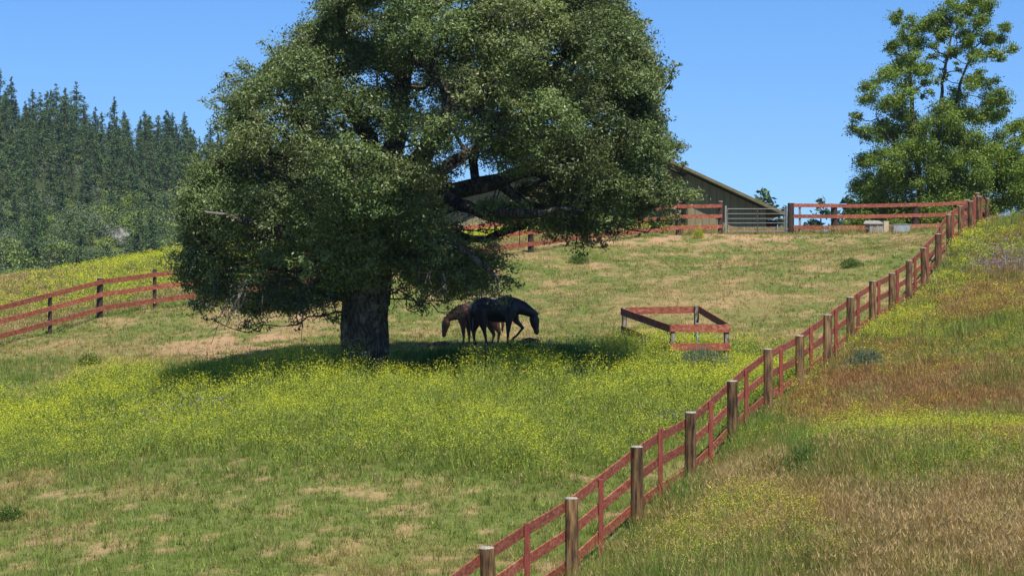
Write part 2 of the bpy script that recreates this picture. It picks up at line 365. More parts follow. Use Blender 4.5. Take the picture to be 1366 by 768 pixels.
# ------------------------------------------------------------------ wild mustard
MG = []; FL = []
for y0, y1, dens, ws in [(26,40,42,1.),(40,52,42,1.15),(52,72,32,1.5),(72,118,16,2.1)]:
    area = .2277*1.45*(y1**2-y0**2); na = int(area*dens)
    X, Y = wedge(na, y0, y1); Z = height(X, Y); mk = masks(X, Y, Z)
    k = rng.uniform(0,1,na) < mk['mus']*.95; X, Y, Z = X[k], Y[k], Z[k]; mk = {q: v[k] for q, v in mk.items()}; n = len(X)
    hp = (.38+.42*np.clip(mk['mus'],0,1)*mk['n1']*1.4)*rng.uniform(.6,1.15,n)*(1-.3*mk['right'])*(1+.35*np.exp(-((mk['py']-512)/22)**2)*(1-mk['right'])*(mk['px']>250))
    hp = hp*np.where((X>4.2)&(X<7.2)&(Y>55)&(Y<60.5), .5, 1)
    def rep(a, nb): return np.repeat(a, nb, 0)
    nb = 12; m = n*nb
    c0 = mixc(np.tile(np.array([.22,.30,.055]), (n,1)), np.array([.34,.40,.09]), rng.uniform(0,1,n))
    MG.append(blades(rep(X,nb)+rng.normal(0,.05,m), rep(Y,nb)+rng.normal(0,.05,m), rep(Z,nb)-.02, rep(hp,nb)*rng.uniform(.45,1.,m), rng.uniform(.008,.016,m)*ws, rng.uniform(.05,.5,m), jit(rep(c0,nb), .2)))
    nb = 6; m = n*nb     # leaves
    MG.append(blades(rep(X,nb)+rng.normal(0,.07,m), rep(Y,nb)+rng.normal(0,.07,m), rep(Z,nb)+rep(hp,nb)*rng.uniform(.1,.7,m), rng.uniform(.06,.13,m), rng.uniform(.02,.035,m)*ws, rng.uniform(.4,.95,m), jit(rep(c0,nb)*.8, .2)))
    nb = 24; m = n*nb    # flowers
    fr = rng.uniform(0,1,m) < .42+.6*rep(np.clip(mk['n2']*1.5-.1,0,1),nb)
    fx = rep(X,nb)+rng.normal(0,.11,m); fy = rep(Y,nb)+rng.normal(0,.11,m); fz = rep(Z,nb)+rep(hp,nb)*rng.uniform(.68,1.08,m)
    fx, fy, fz = fx[fr], fy[fr], fz[fr]; m = len(fx)
    fc = jit(mixc(np.tile(np.array([.80,.77,.04]), (m,1)), np.array([.58,.65,.07]), rng.uniform(0,1,m)), .12)
    FL.append(blades(fx, fy, fz, rng.uniform(.011,.022,m)*ws, rng.uniform(.012,.022,m)*ws, rng.uniform(.6,.97,m), fc))
for cx, cy, r, n in [(1350,352,1.3,260),(1330,365,.8,110),(240,560,1.2,30),(760,480,.8,40)]:   # mauve flower patches
    g = G(cx, cy); m = n*4; X = g[0]+rng.normal(0, r, m); Y = g[1]+rng.normal(0, r*1.6, m); Z = height(X, Y)+rng.uniform(.2,.45,m)
    FL.append(blades(X, Y, Z, np.full(m,.07), np.full(m,.05), rng.uniform(.3,.9,m), jit(np.tile(np.array([.30,.24,.36]), (m,1)), .15)))
emit('mustard_stems', MG, M['grass'], 'waist high green stems and leaves of wild mustard across the meadow', 'mustard plants')
emit('mustard_flowers', FL, M['flower'], 'tiny yellow mustard flowers scattered over the green stems', 'flowers')
# ------------------------------------------------------------------ fences
def post_round(x, y, h, r, parent, mat='wood', lean=0.):
    z = H(x, y); b = MB(); ov = random.uniform(.92, 1.06)
    pts = [(0,0,-.3),(0,0,h*.5),(lean*.5,0,h-.02),(lean*.5,0,h)]
    b.tube(pts, [r*1.04*ov, r*1.0*ov, r*.97*ov, r*.86*ov], 14)
    k = [M[mat], M['woodtop']]
    me = b.mesh('post', k, smooth=False); me.polygons[-1].material_index = 1
    for p in me.polygons:
        if p.center.z > h-.012: p.material_index = 1
    o = link('post', me, parent, (x, y, z), random.uniform(0, 6))
    return o
def post_square(x, y, h, s, parent, mat='redpost', name='batten'):
    b = MB(); b.box((-s/2,-s/2,-.25), (s/2,s/2,h)); return b.build(name, M[mat], parent, bevel=.006, loc=(x, y, H(x, y)))
RH = [(.33,.165),(.81,.165),(1.27,.165)]      # rail centre height, board width
def make_fence(name, label, pts, side, group=None, post_h=1.45, post_r=.105, thin_h=1.36, thin_s=.085, mats=('wood','redpost'), rh=RH, rail_off=None, ends=True, thinname='batten', wander=.012):
    """pts: (x, y, 'round'|'thin'|'end'); boards on the given side (+1/-1 of the line's left normal)"""
    P = np.array([(p[0], p[1]) for p in pts]); root = empty(name, (P[0][0], P[0][1], H(*P[0])))
    tag(root, label, 'fence', group)
    off0 = np.array(root.location)
    def place(o): o.location = Vector(o.location)-root.location; return o
    d = np.gradient(P, axis=0); d /= np.linalg.norm(d, axis=1)[:, None]; n = np.c_[-d[:,1], d[:,0]]*side
    for i, (x, y, kd) in enumerate(pts):
        if kd == 'round':
            h = post_h*random.uniform(.97, 1.04); place(post_round(x, y, h, post_r, root, mats[0], random.uniform(-.06,.06)))
        elif kd == 'thin':
            place(post_square(x, y, thin_h*random.uniform(.98,1.03), thin_s, root, mats[1], thinname))
    # line of the boards, touching the posts
    off = (post_r*.93+.0125) if rail_off is None else rail_off
    Q = P+n*off
    # thin posts stand against the boards: move them
    for o in [c for c in root.children if c.name.startswith(thinname)]:
        w = np.array([o.location.x, o.location.y])+P[0]; j = int(np.argmin(((P-w)**2).sum(1)))
        mv = n[j]*(off-.0125-thin_s/2-.002); o.location.x += mv[0]; o.location.y += mv[1]
    joints = [i for i, p in enumerate(pts) if p[2] in ('round', 'end')]
    for a, b_ in zip(joints[:-1], joints[1:]):
        for hh, bw in rh:
            b = MB(); L = b_-a; idx = list(range(a, b_+1))
            W3 = []
            for j in idx:
                lin = (H(*P[a])*(b_-j)+H(*P[b_])*(j-a))/(b_-a); W3.append(np.array([Q[j][0], Q[j][1], .25*H(*P[j])+.75*lin+hh+random.uniform(-wander, wander)]))
            for j in range(len(W3)-1):
                p, q = W3[j], W3[j+1]
            # a continuous plank bent through its fixing points
            vs = []; fs = []; t = .025; segs = []
            for j in range(len(W3)-1):
                for s_ in range(3): segs.append(W3[j]+(W3[j+1]-W3[j])*s_/3+np.array([0,0,-.006*math.sin(math.pi*s_/3)]))
            segs.append(W3[-1])
            e = (segs[1]-segs[0]); e /= np.linalg.norm(e); segs[0] = segs[0]+e*.004; segs[-1] = segs[-1]-e*.004
            for j, c in enumerate(segs):
                k = min(len(pts)-1, a+int(round(j/3))); nn = np.array([n[k][0], n[k][1], 0])
                for u, v in ((-1,-1),(1,-1),(1,1),(-1,1)): vs.append(c-off0+nn*u*t/2+np.array([0,0,v*bw/2]))
            S = len(segs)-1; fs = [(0,1,2,3), tuple(4*S+k for k in (3,2,1,0))]
            for j in range(S):
                for k in range(4): fs.append((4*j+k, 4*j+4+k, 4*j+4+(k+1)%4, 4*j+(k+1)%4))
            b.add(vs, fs); b.build('rail', M['red'], root)
    return root
def at(px, Y): return ((px-683)/F*Y, Y)
RX = [(560,'round'),(609,'thin'),(652,'round'),(708,'thin'),(763,'round'),(806,'thin'),(850,'round'),(885,'thin'),(921,'round'),(952,'thin'),(977,'round'),(999,'thin'),(1025,'round'),(1045,'thin'),(1067,'round'),
      (1085,'thin'),(1104,'round'),(1118,'thin'),(1134.5,'round'),(1147.5,'thin'),(1164,'round'),(1175,'thin'),(1190,'round'),(1199.6,'thin'),(1212.4,'round'),(1223,'thin'),(1232.7,'round'),(1239.7,'thin'),(1251,'round'),(1257,'thin'),
      (1266,'round'),(1273,'thin'),(1281.4,'round'),(1287,'thin'),(1294.7,'round'),(1300,'thin'),(1305.6,'round')]
main = [at(px, 30030/(1620-px))+(k,) for px, k in RX]
tail = [(20.15,97.6,'thin'),(20.75,100.3,'round'),(21.6,103.2,'thin'),(22.4,106.,'round')]
make_fence('board_fence', 'long red board fence with brown round posts running diagonally up the hill beside the bank', main+tail, 1, post_r=.108)
LX = [(-150,66,'round'),(-78,69.5,'thin'),(-5,73.5,'round'),(65,76.8,'thin'),(133,79.3,'round'),(205,82,'thin'),(272,84,'round'),(335,85.2,'thin'),(395,86,'round'),(455,86.2,'thin'),(515,86.2,'round'),(565,86.8,'thin'),(612,87.4,'round'),(660,88.6,'thin'),(708,90,'round'),
      (756,92.6,'thin'),(799,95.2,'round'),(852,97.8,'thin'),(905,99.6,'round'),(961,100.8,'round')]
lf = [at(px, Y)+(k,) for px, Y, k in LX]
make_fence('board_fence', 'red three-rail board fence curving behind the oak up to the metal gate', lf, -1, post_h=1.44, post_r=.12, thin_h=1.42, thin_s=.12, mats=('darkpost','darkpost'), thinname='batten')
HX = [(1055,102.2,'round'),(1065,102.5,'thin'),(1113,104,'round'),(1166,105.2,'end'),(1221,106,'round'),(1262,106.3,'end'),(1290,106.2,'round')]
hf = [at(px, Y)+(k,) for px, Y, k in HX]
make_fence('board_fence', 'red board fence on the hilltop between the metal gate and the leafy tree', hf, -1, post_h=1.42, post_r=.16, thin_h=1.38, thin_s=.1, mats=('darkpost','greywood'), rh=[(.30,.17),(.80,.17),(1.30,.17)])

# ------------------------------------------------------------------ gate
gx0, gx1 = at(968, 101.1)[0], at(1049, 102.)[0]; gy0, gy1 = 101.1, 102.
g = empty('gate', (gx0, gy0, H(gx0, gy0))); tag(g, 'galvanised steel tube farm gate closed in front of the barn', 'gate')
dl = math.hypot(gx1-gx0, gy1-gy0); g.rotation_euler.z = math.atan2(gy1-gy0, gx1-gx0)
dz = H(gx1, gy1)-H(gx0, gy0)
for x in (0, dl):
    b = MB(); b.tube([(x,0,-.3+(dz if x else 0)),(x,0,1.28+(dz if x else 0))], .045, 10); b.build('gate_post', M['greywood'] if x == 0 else M['galv'], g)
for k, z in enumerate([.12,.30,.50,.70,.92,1.14]):
    b = MB(); b.tube([(.09,0,z),(dl-.09,0,z+dz)], .018 if k in (0,5) else .014, 8); b.build('gate_bar', M['galv'], g)
for x in (.09, dl*.52, dl-.09):
    b = MB(); b.tube([(x,-.022 if x == dl*.52 else 0,.11+dz*x/dl),(x,-.022 if x == dl*.52 else 0,1.15+dz*x/dl)], .02, 8); b.build('gate_upright', M['gatepost'] if x == dl*.52 else M['galv'], g)
for z in (.35, 1.0):
    b = MB(); b.box((-.01,-.03,z-.03),(.1,.03,z+.03)); b.build('hinge', M['gatepost'], g, bevel=.004)

# ------------------------------------------------------------------ pen of old boards
BL, FL_, FR, BR = at(833, 63.6), at(897, 59.6), at(969, 60.0), at(929, 64.4)
M['penpost'] = surf_mat('grey_brown_post', [(.34,(.04,.03,.022)),(.5,(.12,.10,.075)),(.66,(.34,.32,.27))], (6,6,2), 3., 6., .9, .4)
pen = empty('board_pen', (*FL_, H(*FL_))); tag(pen, 'small square pen of red boards on grey posts standing in the mustard', 'pen')
def lo(x, y, z=0): return (x-pen.location.x, y-pen.location.y, z-pen.location.z)
tops = {}
for nm, (x, y), top_px in (('a', BL, 410), ('b', FL_, 432), ('c', FR, 432), ('d', BR, 408)):
    zt = (384-top_px)/F*y; zb = H(x, y)-.3; tops[nm] = np.array([x, y, zt])
    b = MB(); s = .06; b.box((-s,-s,zb-zt),(s,s,.0)); b.build('post', M['penpost'], pen, bevel=.01, loc=lo(x, y, zt), rz=.2)
def prail(a, b_, dz, drop, off, w=.20, ext=.08, mat='red'):
    p = tops[a]+np.array([0,0,-dz]); q = tops[b_]+np.array([0,0,-dz-drop]); d = (q-p)/np.linalg.norm(q-p); nn = np.array([d[1], -d[0], 0])*off
    m = MB(); m.board(np.array(lo(*(p-d*ext+nn))), np.array(lo(*(q+d*ext+nn))), w, .028, 4, .006); m.build('rail', M[mat], pen)
prail('b','c', .10, .02, .075); prail('b','c', .60, .0, .075)
prail('a','b', .12, .0, .077, ext=.06); prail('a','b', .62, .02, .077, ext=.06)
prail('d','a', .10, .0, .075); prail('c','d', .10, .0, .077, ext=.06); 
# pale standpipe inside it
g0 = at(930, 61.6); b = MB(); b.tube([(0,0,-.1),(0,0,.80),(.0,0,.86)], [.03,.03,.036], 10); sp = empty('standpipe', (*g0, H(*g0))); tag(sp, 'pale green water standpipe inside the small board pen', 'water pipe')
M['palegreen'] = surf_mat('pale_green_plastic', [(.3,(.30,.48,.42)),(.7,(.42,.60,.52))], (1,1,1), 8., 3., .5, 0)
b.build('pipe', M['palegreen'], sp, smooth=True)
b = MB(); b.tube([(0,0,.80),(.10,0,.80),(.12,0,.74)], .018, 8); b.build('spout', M['galv'], sp)
b = MB(); b.tube([(0,0,.86),(0,0,.93)], .012, 8); b.tube([(-.05,0,.93),(.05,0,.93)], .012, 8); b.build('tap_handle', M['galv'], sp)

# ------------------------------------------------------------------ troughs on the crest
M['concrete'] = surf_mat('concrete', [(.3,(.20,.19,.16)),(.7,(.36,.33,.28))], (1,1,1), 6., 6., .9, .3)
M['tank'] = surf_mat('blue_grey_tank', [(.3,(.20,.25,.29)),(.7,(.34,.38,.42))], (1,1,1), 6., 6., .5, .1)
M['timber'] = surf_mat('pale_timber', [(.3,(.36,.29,.19)),(.7,(.52,.43,.29))], (1,1,1), 6., 6., .8, .2)
M['water'] = surf_mat('trough_water', [(.3,(.02,.03,.03)),(.7,(.03,.04,.04))], (1,1,1), 6., 2., .1, 0, spec=.6)
def trough(px0, px1, Y, h, label, mat, lidded):
    x0, x1 = at(px0, Y)[0], at(px1, Y)[0]; cx = (x0+x1)/2; w_ = (x1-x0)/2
    t = empty('water_trough', (cx, Y, H(cx, Y)), .08); tag(t, label, 'trough')
    b = MB(); d = .42
    b.box((-w_,-d,-.1),(w_,-d+.06,h)); b.box((-w_,d-.06,-.1),(w_,d,h)); b.box((-w_,-d+.061,-.1),(-w_+.06,d-.061,h)); b.box((w_-.06,-d+.061,-.1),(w_,d-.061,h)); b.box((-w_+.061,-d+.061,0),(w_-.061,d-.061,.08))
    b.build('basin', mat, t)
    if lidded:
        b = MB()
        b.add([(-w_-.30,-d-.06,h+.004),(w_-.22,-d-.06,h+.004),(w_-.22,d,h+.15),(-w_+.0,d,h+.15),(-w_-.30,-d-.06,h+.04),(w_-.22,-d-.06,h+.04),(w_-.22,d,h+.19),(-w_+.0,d,h+.19)],
              [(0,3,2,1),(4,5,6,7),(0,1,5,4),(1,2,6,5),(2,3,7,6),(3,0,4,7)]); b.build('lid', M['concrete'], t)
        b = MB(); b.box((w_-.21,-d-.05,.0),(w_+.02,d+.02,h+.14)); b.build('float_box', M['timber'], t, bevel=.01)
    else:
        b = MB(); b.box((-w_+.062,-d+.062,.09),(w_-.062,d-.062,h-.07)); b.build('water', M['water'], t)
        b = MB(); b.box((-w_-.02,-d-.02,h+.002),(w_+.02,-d+.07,h+.03)); b.box((-w_-.02,d-.07,h+.002),(w_+.02,d+.02,h+.03)); b.build('rim', M['tank'], t)
trough(1157, 1182, 103.2, .40, 'low grey concrete trough with a sloping lid on the hilltop behind the rails', M['greywood'], True)
trough(1189, 1211, 103.4, .36, 'blue grey open water tank on the hilltop right of the lidded trough', M['tank'], False)

# ------------------------------------------------------------------ barn
M['siding'] = None
def siding_mat():
    m, nt, out = newmat('barn_siding'); L = nt.links.new
    tc = N(nt, 'ShaderNodeTexCoord'); sx = N(nt, 'ShaderNodeSeparateXYZ'); L(tc.outputs['Object'], sx.inputs[0])
    no = N(nt, 'ShaderNodeTexNoise', Scale=2.5, Detail=8., Roughness=.7); mp = N(nt, 'ShaderNodeMapping'); mp.inputs['Scale'].default_value = (3,3,.35); L(tc.outputs['Object'], mp.inputs[0]); L(mp.outputs[0], no.inputs['Vector'])
    cr = N(nt, 'ShaderNodeValToRGB'); e = cr.color_ramp.elements; e[0].position = .3; e[0].color = (.17,.145,.080,1); e[1].position = .7; e[1].color = (.25,.215,.125,1); L(no.outputs[0], cr.inputs[0])
    p = N(nt, 'ShaderNodeBsdfPrincipled', Roughness=.85); p.inputs['Specular IOR Level'].default_value = .15; L(cr.outputs[0], p.inputs['Base Color'])
    b = N(nt, 'ShaderNodeBump', Strength=.2, Distance=.01); L(no.outputs[0], b.inputs['Height']); L(b.outputs[0], p.inputs['Normal']); L(p.outputs[0], out.inputs[0]); return m
M['siding'] = siding_mat()
M['trim'] = surf_mat('barn_trim', [(.3,(.12,.10,.05)),(.7,(.18,.155,.08))], (1,1,1), 4., 6., .8, .1)
M['roofing'] = surf_mat('barn_roofing', [(.3,(.10,.095,.085)),(.7,(.17,.16,.145))], (6,.5,1), 3., 6., .8, .2)
M['dark'] = surf_mat('barn_painted_shade', [(.3,(.020,.018,.015)),(.7,(.035,.032,.027))], (1,1,1), 3., 3., .9, 0)  # near-black colour painted in for shade in the doorway and under the eave
YB = 121.; sc = YB/F
def bx(px): return (px-683)*sc
AP = (bx(800), (384-172)*sc); ER = (bx(1044), (384-284.5)*sc); EL = (bx(556), (384-284.5)*sc)
base = 1.2
barn = empty('barn', (AP[0], YB, base)); tag(barn, 'wide olive barn with vertical board walls and a low gable roof behind the gate', 'barn')
def bl(p): return (p[0]-AP[0], p[1]-YB, p[2]-base)
sl_ = (AP[1]-ER[1])/(ER[0]-AP[0])
def ztop(x): return AP[1]-abs(x-AP[0])*sl_-.24
def wall(x0, x1, y, name='wall', boards=True, t=.12, mat=None, z0=None):
    xs = sorted(set([x0, x1]+([AP[0]] if x0 < AP[0] < x1 else []))); b = MB()
    z0 = base-1 if z0 is None else z0
    for a, c in zip(xs[:-1], xs[1:]):
        vs = [bl((a,y,z0)), bl((c,y,z0)), bl((c,y,ztop(c))), bl((a,y,ztop(a))), bl((a,y+t,z0)), bl((c,y+t,z0)), bl((c,y+t,ztop(c))), bl((a,y+t,ztop(a)))]
        b.add(vs, [(0,1,2,3),(5,4,7,6),(0,4,5,1),(1,5,6,2),(2,6,7,3),(3,7,4,0)])
    w_ = b.build(name, mat or M['siding'], barn)
    if boards:   # battens over the board joints
        b = MB(); x = x0+.03
        while x < x1:
            zz = ztop(x)-.02; b.box(bl((x-.012, y-.012, z0)), bl((x+.012, y-.001, zz))); x += .385
        b.build('battens', surf_dark, w_)
    return w_
surf_dark = surf_mat('siding_groove', [(.3,(.10,.085,.05)),(.7,(.14,.12,.07))], (1,1,1), 4., 4., .9, 0)
Lb = 16.
wall(bx(917), bx(1022), YB)                       # wall right of the bay
wall(bx(572), bx(790), YB)                        # wall left of the bay
wall(bx(790)+.002, bx(917)-.002, YB+2.6, 'bay_wall')       # recessed bay
for px in (790, 917):                              # bay side walls
    b = MB(); x = bx(px); b.box(bl((x-.06, YB+.125, base-1)), bl((x+.06, YB+2.595, ztop(x)-.05))); b.build('bay_side', M['siding'], barn)
b = MB(); b.box(bl((bx(848), YB+2.56, base)), bl((bx(907), YB+2.597, base+2.5))); dr_ = b.build('barn_doorway_shade', M['dark'], barn)  # dark slab painting the shade inside the open doorway
b = MB(); b.box(bl((bx(848), YB+2.52, base+2.5)), bl((bx(907), YB+2.597, base+2.62))); b.build('door_frame', M['trim'], dr_)
b = MB(); b.box(bl((bx(907)+.01, YB+2.5, base-.5)), bl((bx(911.5), YB+2.597, base+3.2))); b.build('door_frame', M['trim'], dr_)
wall(bx(572), bx(1022), YB+Lb, 'wall', False)
for px in (572, 1022):
    b = MB(); x = bx(px); y0 = YB+.13; b.box(bl((x-.06-(.0 if px == 572 else 0), y0, base-1)), bl((x+.06, YB+Lb-.01, ztop(x)-.06))); b.build('side_wall', M['siding'] if px == 572 else M['dark'], barn)  # right wall coloured near black to paint in the shade under the eave
b = MB(); b.box(bl((bx(1040)-.07, YB+.1, base-1)), bl((bx(1040)+.07, YB+.24, ztop(bx(1040))-.02))); b.build('eave_post', M['trim'], barn)
b = MB(); b.box(bl((bx(1022)+.07, YB+1.6, base-1)), bl((bx(1044)-.1, YB+1.7, ztop(bx(1044))-.1))); b.build('lean_to_wall', M['dark'], barn)  # set-back wall with the lean-to's shade put into its colour
OV = .9
for sgn, E in ((1, ER), (-1, EL)):
    b = MB(); th = .14
    p = [(AP[0], AP[1]), (E[0], E[1])]
    vs = []
    for y in (YB-OV, YB+Lb+.4):
        vs += [bl((p[0][0], y, p[0][1])), bl((p[1][0], y, p[1][1])), bl((p[1][0], y, p[1][1]-th)), bl((p[0][0], y, p[0][1]-th))]
    b.add(vs, [(0,1,2,3),(7,6,5,4),(0,4,5,1),(1,5,6,2),(2,6,7,3),(3,7,4,0)]); rf = b.build('roof', M['roofing'], barn)
    b = MB(); vs = []
    for y in (YB-OV-.035, YB-OV-.002):
        vs += [bl((p[0][0], y, p[0][1]+.02)), bl((p[1][0]+sgn*.02, y, p[1][1]+.02)), bl((p[1][0]+sgn*.02, y, p[1][1]-.15)), bl((p[0][0], y, p[0][1]-.15))]
    b.add(vs, [(0,1,2,3),(7,6,5,4),(0,4,5,1),(1,5,6,2),(2,6,7,3),(3,7,4,0)]); b.build('fascia', M['trim'], rf)

# ------------------------------------------------------------------ horses
def tapered(b, pts, n=12):
    """pts: (x,y,z, half_width_y, half_height) ; ellipse rings across the path, rounded ends"""
    P = [np.array(p[:3], float) for p in pts]; fs = []; vs = []
    for i, p in enumerate(P):
        t = P[min(i+1, len(P)-1)]-P[max(i-1, 0)]; t /= np.linalg.norm(t)+1e-9
        s = np.array([0,1.,0]); s = s-t*np.dot(s, t); s /= np.linalg.norm(s); u = np.cross(t, s)
        for k in range(n):
            a = 2*math.pi*k/n; vs.append(p+s*math.cos(a)*pts[i][3]+u*math.sin(a)*pts[i][4])
    for i in range(len(P)-1):
        for k in range(n): fs.append((i*n+k, i*n+(k+1)%n, i*n+n+(k+1)%n, i*n+n+k))
    fs.append(tuple(range(n-1,-1,-1))); fs.append(tuple((len(P)-1)*n+k for k in range(n)))
    b.add(vs, fs)
    for i in range(len(P)):    # balls at the joints keep the surface closed and round
        r = min(pts[i][3], pts[i][4])*.97; q = []; f2 = []
        for a in range(5):
            th = math.pi*(a+.5)/5
            for k in range(8): q.append(P[i]+r*np.array([math.sin(th)*math.cos(k*math.pi/4), math.sin(th)*math.sin(k*math.pi/4), math.cos(th)]))
        for a in range(4):
            for k in range(8): f2.append((a*8+k, a*8+(k+1)%8, a*8+8+(k+1)%8, a*8+8+k))
        f2.append(tuple(range(8))); f2.append(tuple(range(39,31,-1))); b.add(q, f2)
def remeshed(b, name, mat, parent, vox=.016, it=6):
    me = b.mesh(name, mat); o = link(name, me, parent)
    r = o.modifiers.new('r', 'REMESH'); r.mode = 'VOXEL'; r.voxel_size = vox
    s = o.modifiers.new('s', 'SMOOTH'); s.factor = .5; s.iterations = it
    dg = bpy.context.evaluated_depsgraph_get(); me2 = bpy.data.meshes.new_from_object(o.evaluated_get(dg))
    o.modifiers.clear(); o.data = me2
    for p in me2.polygons: p.use_smooth = True
    return o
CP = 5.486*45.5
def coat(name, c1, c2, rough=.42):
    return surf_mat(name, [(.3,c1),(.7,c2)], (1,1,1), 5., 5., rough, .12, 60., spec=.45)
M['black'] = coat('black_coat', (.006,.0055,.006), (.018,.016,.017), .36)
M['blackhair'] = coat('black_hair', (.006,.005,.005), (.012,.010,.010), .5)
M['bay'] = coat('chestnut_coat', (.085,.036,.020), (.16,.066,.034), .5)
M['bayhair'] = coat('dark_brown_hair', (.030,.012,.008), (.06,.022,.012), .5)
M['hoof'] = surf_mat('hoof', [(.3,(.03,.025,.02)),(.7,(.07,.06,.05))], (1,1,1), 8., 3., .6, 0)
M['eye'] = surf_mat('eye', [(.3,(.004,.003,.003)),(.7,(.008,.006,.005))], (1,1,1), 8., 1., .08, 0, spec=.8)
M['white'] = surf_mat('white_hair', [(.3,(.50,.46,.42)),(.7,(.62,.58,.54))], (1,1,1), 8., 3., .7, 0)
def ball(b, c, rx, ry, rz, n=8):
    vs = []; fs = []
    for a in range(n):
        th = math.pi*(a+.5)/n
        for k in range(n): vs.append((c[0]+rx*math.sin(th)*math.cos(2*math.pi*k/n), c[1]+ry*math.sin(th)*math.sin(2*math.pi*k/n), c[2]+rz*math.cos(th)))
    for a in range(n-1):
        for k in range(n): fs.append((a*n+k, a*n+(k+1)%n, a*n+n+(k+1)%n, a*n+n+k))
    fs.append(tuple(range(n))); fs.append(tuple(range(n*n-1, n*n-n-1, -1))); b.add(vs, fs)
def horse(label, loc, rz, P, body_mat, hair_mat, legs, neck, head, trunk, tail, mane, ears, blaze=None, leg_col=None):
    root = empty('horse', loc, rz); tag(root, label, 'horse')
    b = MB(); tapered(b, trunk, 16); tapered(b, neck, 14); tapered(b, head, 12)
    for lg in legs: tapered(b, lg, 10)
    for e in ears: tapered(b, e, 8)
    body = remeshed(b, 'body', body_mat, root)
    b = MB(); tapered(b, tail, 8); remeshed(b, 'tail', hair_mat, root, .02, 2)
    b = MB(); tapered(b, mane, 8); remeshed(b, 'mane', hair_mat, root, .02, 2)
    for lg in legs:
        e = np.array(lg[-1][:3]); b = MB(); d = np.array(lg[-1][:3])-np.array(lg[-2][:3]); d /= np.linalg.norm(d)
        b.tube([e-d*.01, e+d*.055], [.046,.060], 12); b.build('hoof', M['hoof'], root, smooth=False)
    h0 = np.array(head[1][:3]); h1 = np.array(head[-1][:3])
    for s in (-1, 1):
        c = h0*.72+h1*.28+np.array([0, s*(head[1][3]*.86), .0])+np.array([P*.035,0,0]); b = MB(); ball(b, c, .022,.016,.022); b.build('eye', M['eye'], root, smooth=True)
        c = h1+np.array([P*.035, s*.04, -.005]); b = MB(); ball(b, c, .014,.010,.018); b.build('nostril', M['eye'], root, smooth=True)
    if blaze: b = MB(); tapered(b, blaze, 8); remeshed(b, 'blaze', M['white'], root, .01, 2)
    return root
def cz(cx, cy, x0=600., y0=548.): return (cx-x0)/CP, (y0-cy)/CP
def pt(cx, cy, y, w_, h_, x0=600., y0=548.): a, c = cz(cx, cy, x0, y0); return (a, y, c, w_, h_)
hx, hy = at(540+600/5.486, 65.4)
horse('black horse walking to the right with its head lowered and one foreleg lifted', (hx, hy, (384-(360+548/5.486))/F*65.4), 0., 1, M['black'], M['blackhair'],
  legs=[[pt(770,300,-.14,.12,.20), pt(760,375,-.16,.085,.11), pt(754,455,-.16,.050,.055), pt(752,505,-.16,.034,.036), pt(752,532,-.16,.042,.044)],      # standing fore
        [pt(790,310,.13,.12,.19), pt(815,378,.15,.075,.09), pt(862,425,.15,.052,.055), pt(820,478,.15,.034,.036), pt(792,500,.15,.040,.042), pt(783,516,.15,.042,.044)],  # lifted fore
        [pt(560,290,-.13,.16,.26), pt(568,370,-.15,.11,.16), pt(583,448,-.16,.060,.062), pt(594,505,-.16,.038,.040), pt(600,536,-.16,.044,.046)],
        [pt(540,290,.13,.16,.26), pt(530,370,.15,.10,.15), pt(503,455,.16,.058,.062), pt(508,508,.16,.038,.040), pt(513,536,.16,.044,.046)]],
  trunk=[pt(496,290,0,.10,.15), pt(525,280,0,.21,.27), pt(570,282,0,.26,.345), pt(645,299,0,.27,.335), pt(700,296,0,.26,.365), pt(745,286,0,.20,.405), pt(785,288,0,.18,.33), pt(818,304,0,.13,.23)],
  neck=[pt(775,262,0,.15,.26), pt(820,268,0,.125,.235), pt(870,288,0,.10,.19), pt(920,312,0,.085,.145), pt(955,334,0,.075,.115)],
  head=[pt(952,338,0,.07,.10), pt(945,362,0,.085,.155), pt(950,400,0,.075,.13), pt(958,435,0,.055,.085), pt(963,462,0,.058,.075)],
  tail=[pt(500,250,0,.03,.035), pt(483,285,0,.05,.055), pt(482,360,0,.055,.06), pt(488,430,0,.035,.04), pt(492,460,0,.012,.012)],
  mane=[pt(770,202,-.03,.03,.03), pt(820,218,-.05,.035,.04), pt(880,246,-.05,.035,.045), pt(935,292,-.03,.03,.035), pt(962,316,0,.02,.025)],
  ears=[[pt(966,330,-.04,.025,.022), pt(978,320,-.05,.026,.018), pt(994,306,-.055,.005,.005)], [pt(962,328,.04,.025,.022), pt(970,316,.05,.026,.018), pt(982,300,.055,.005,.005)]])
hx2, hy2 = at(540+500/5.486, 66.9)
def q(cx, cy, y, w_, h_): return pt(cx, cy+4, y, w_, h_, 500.)
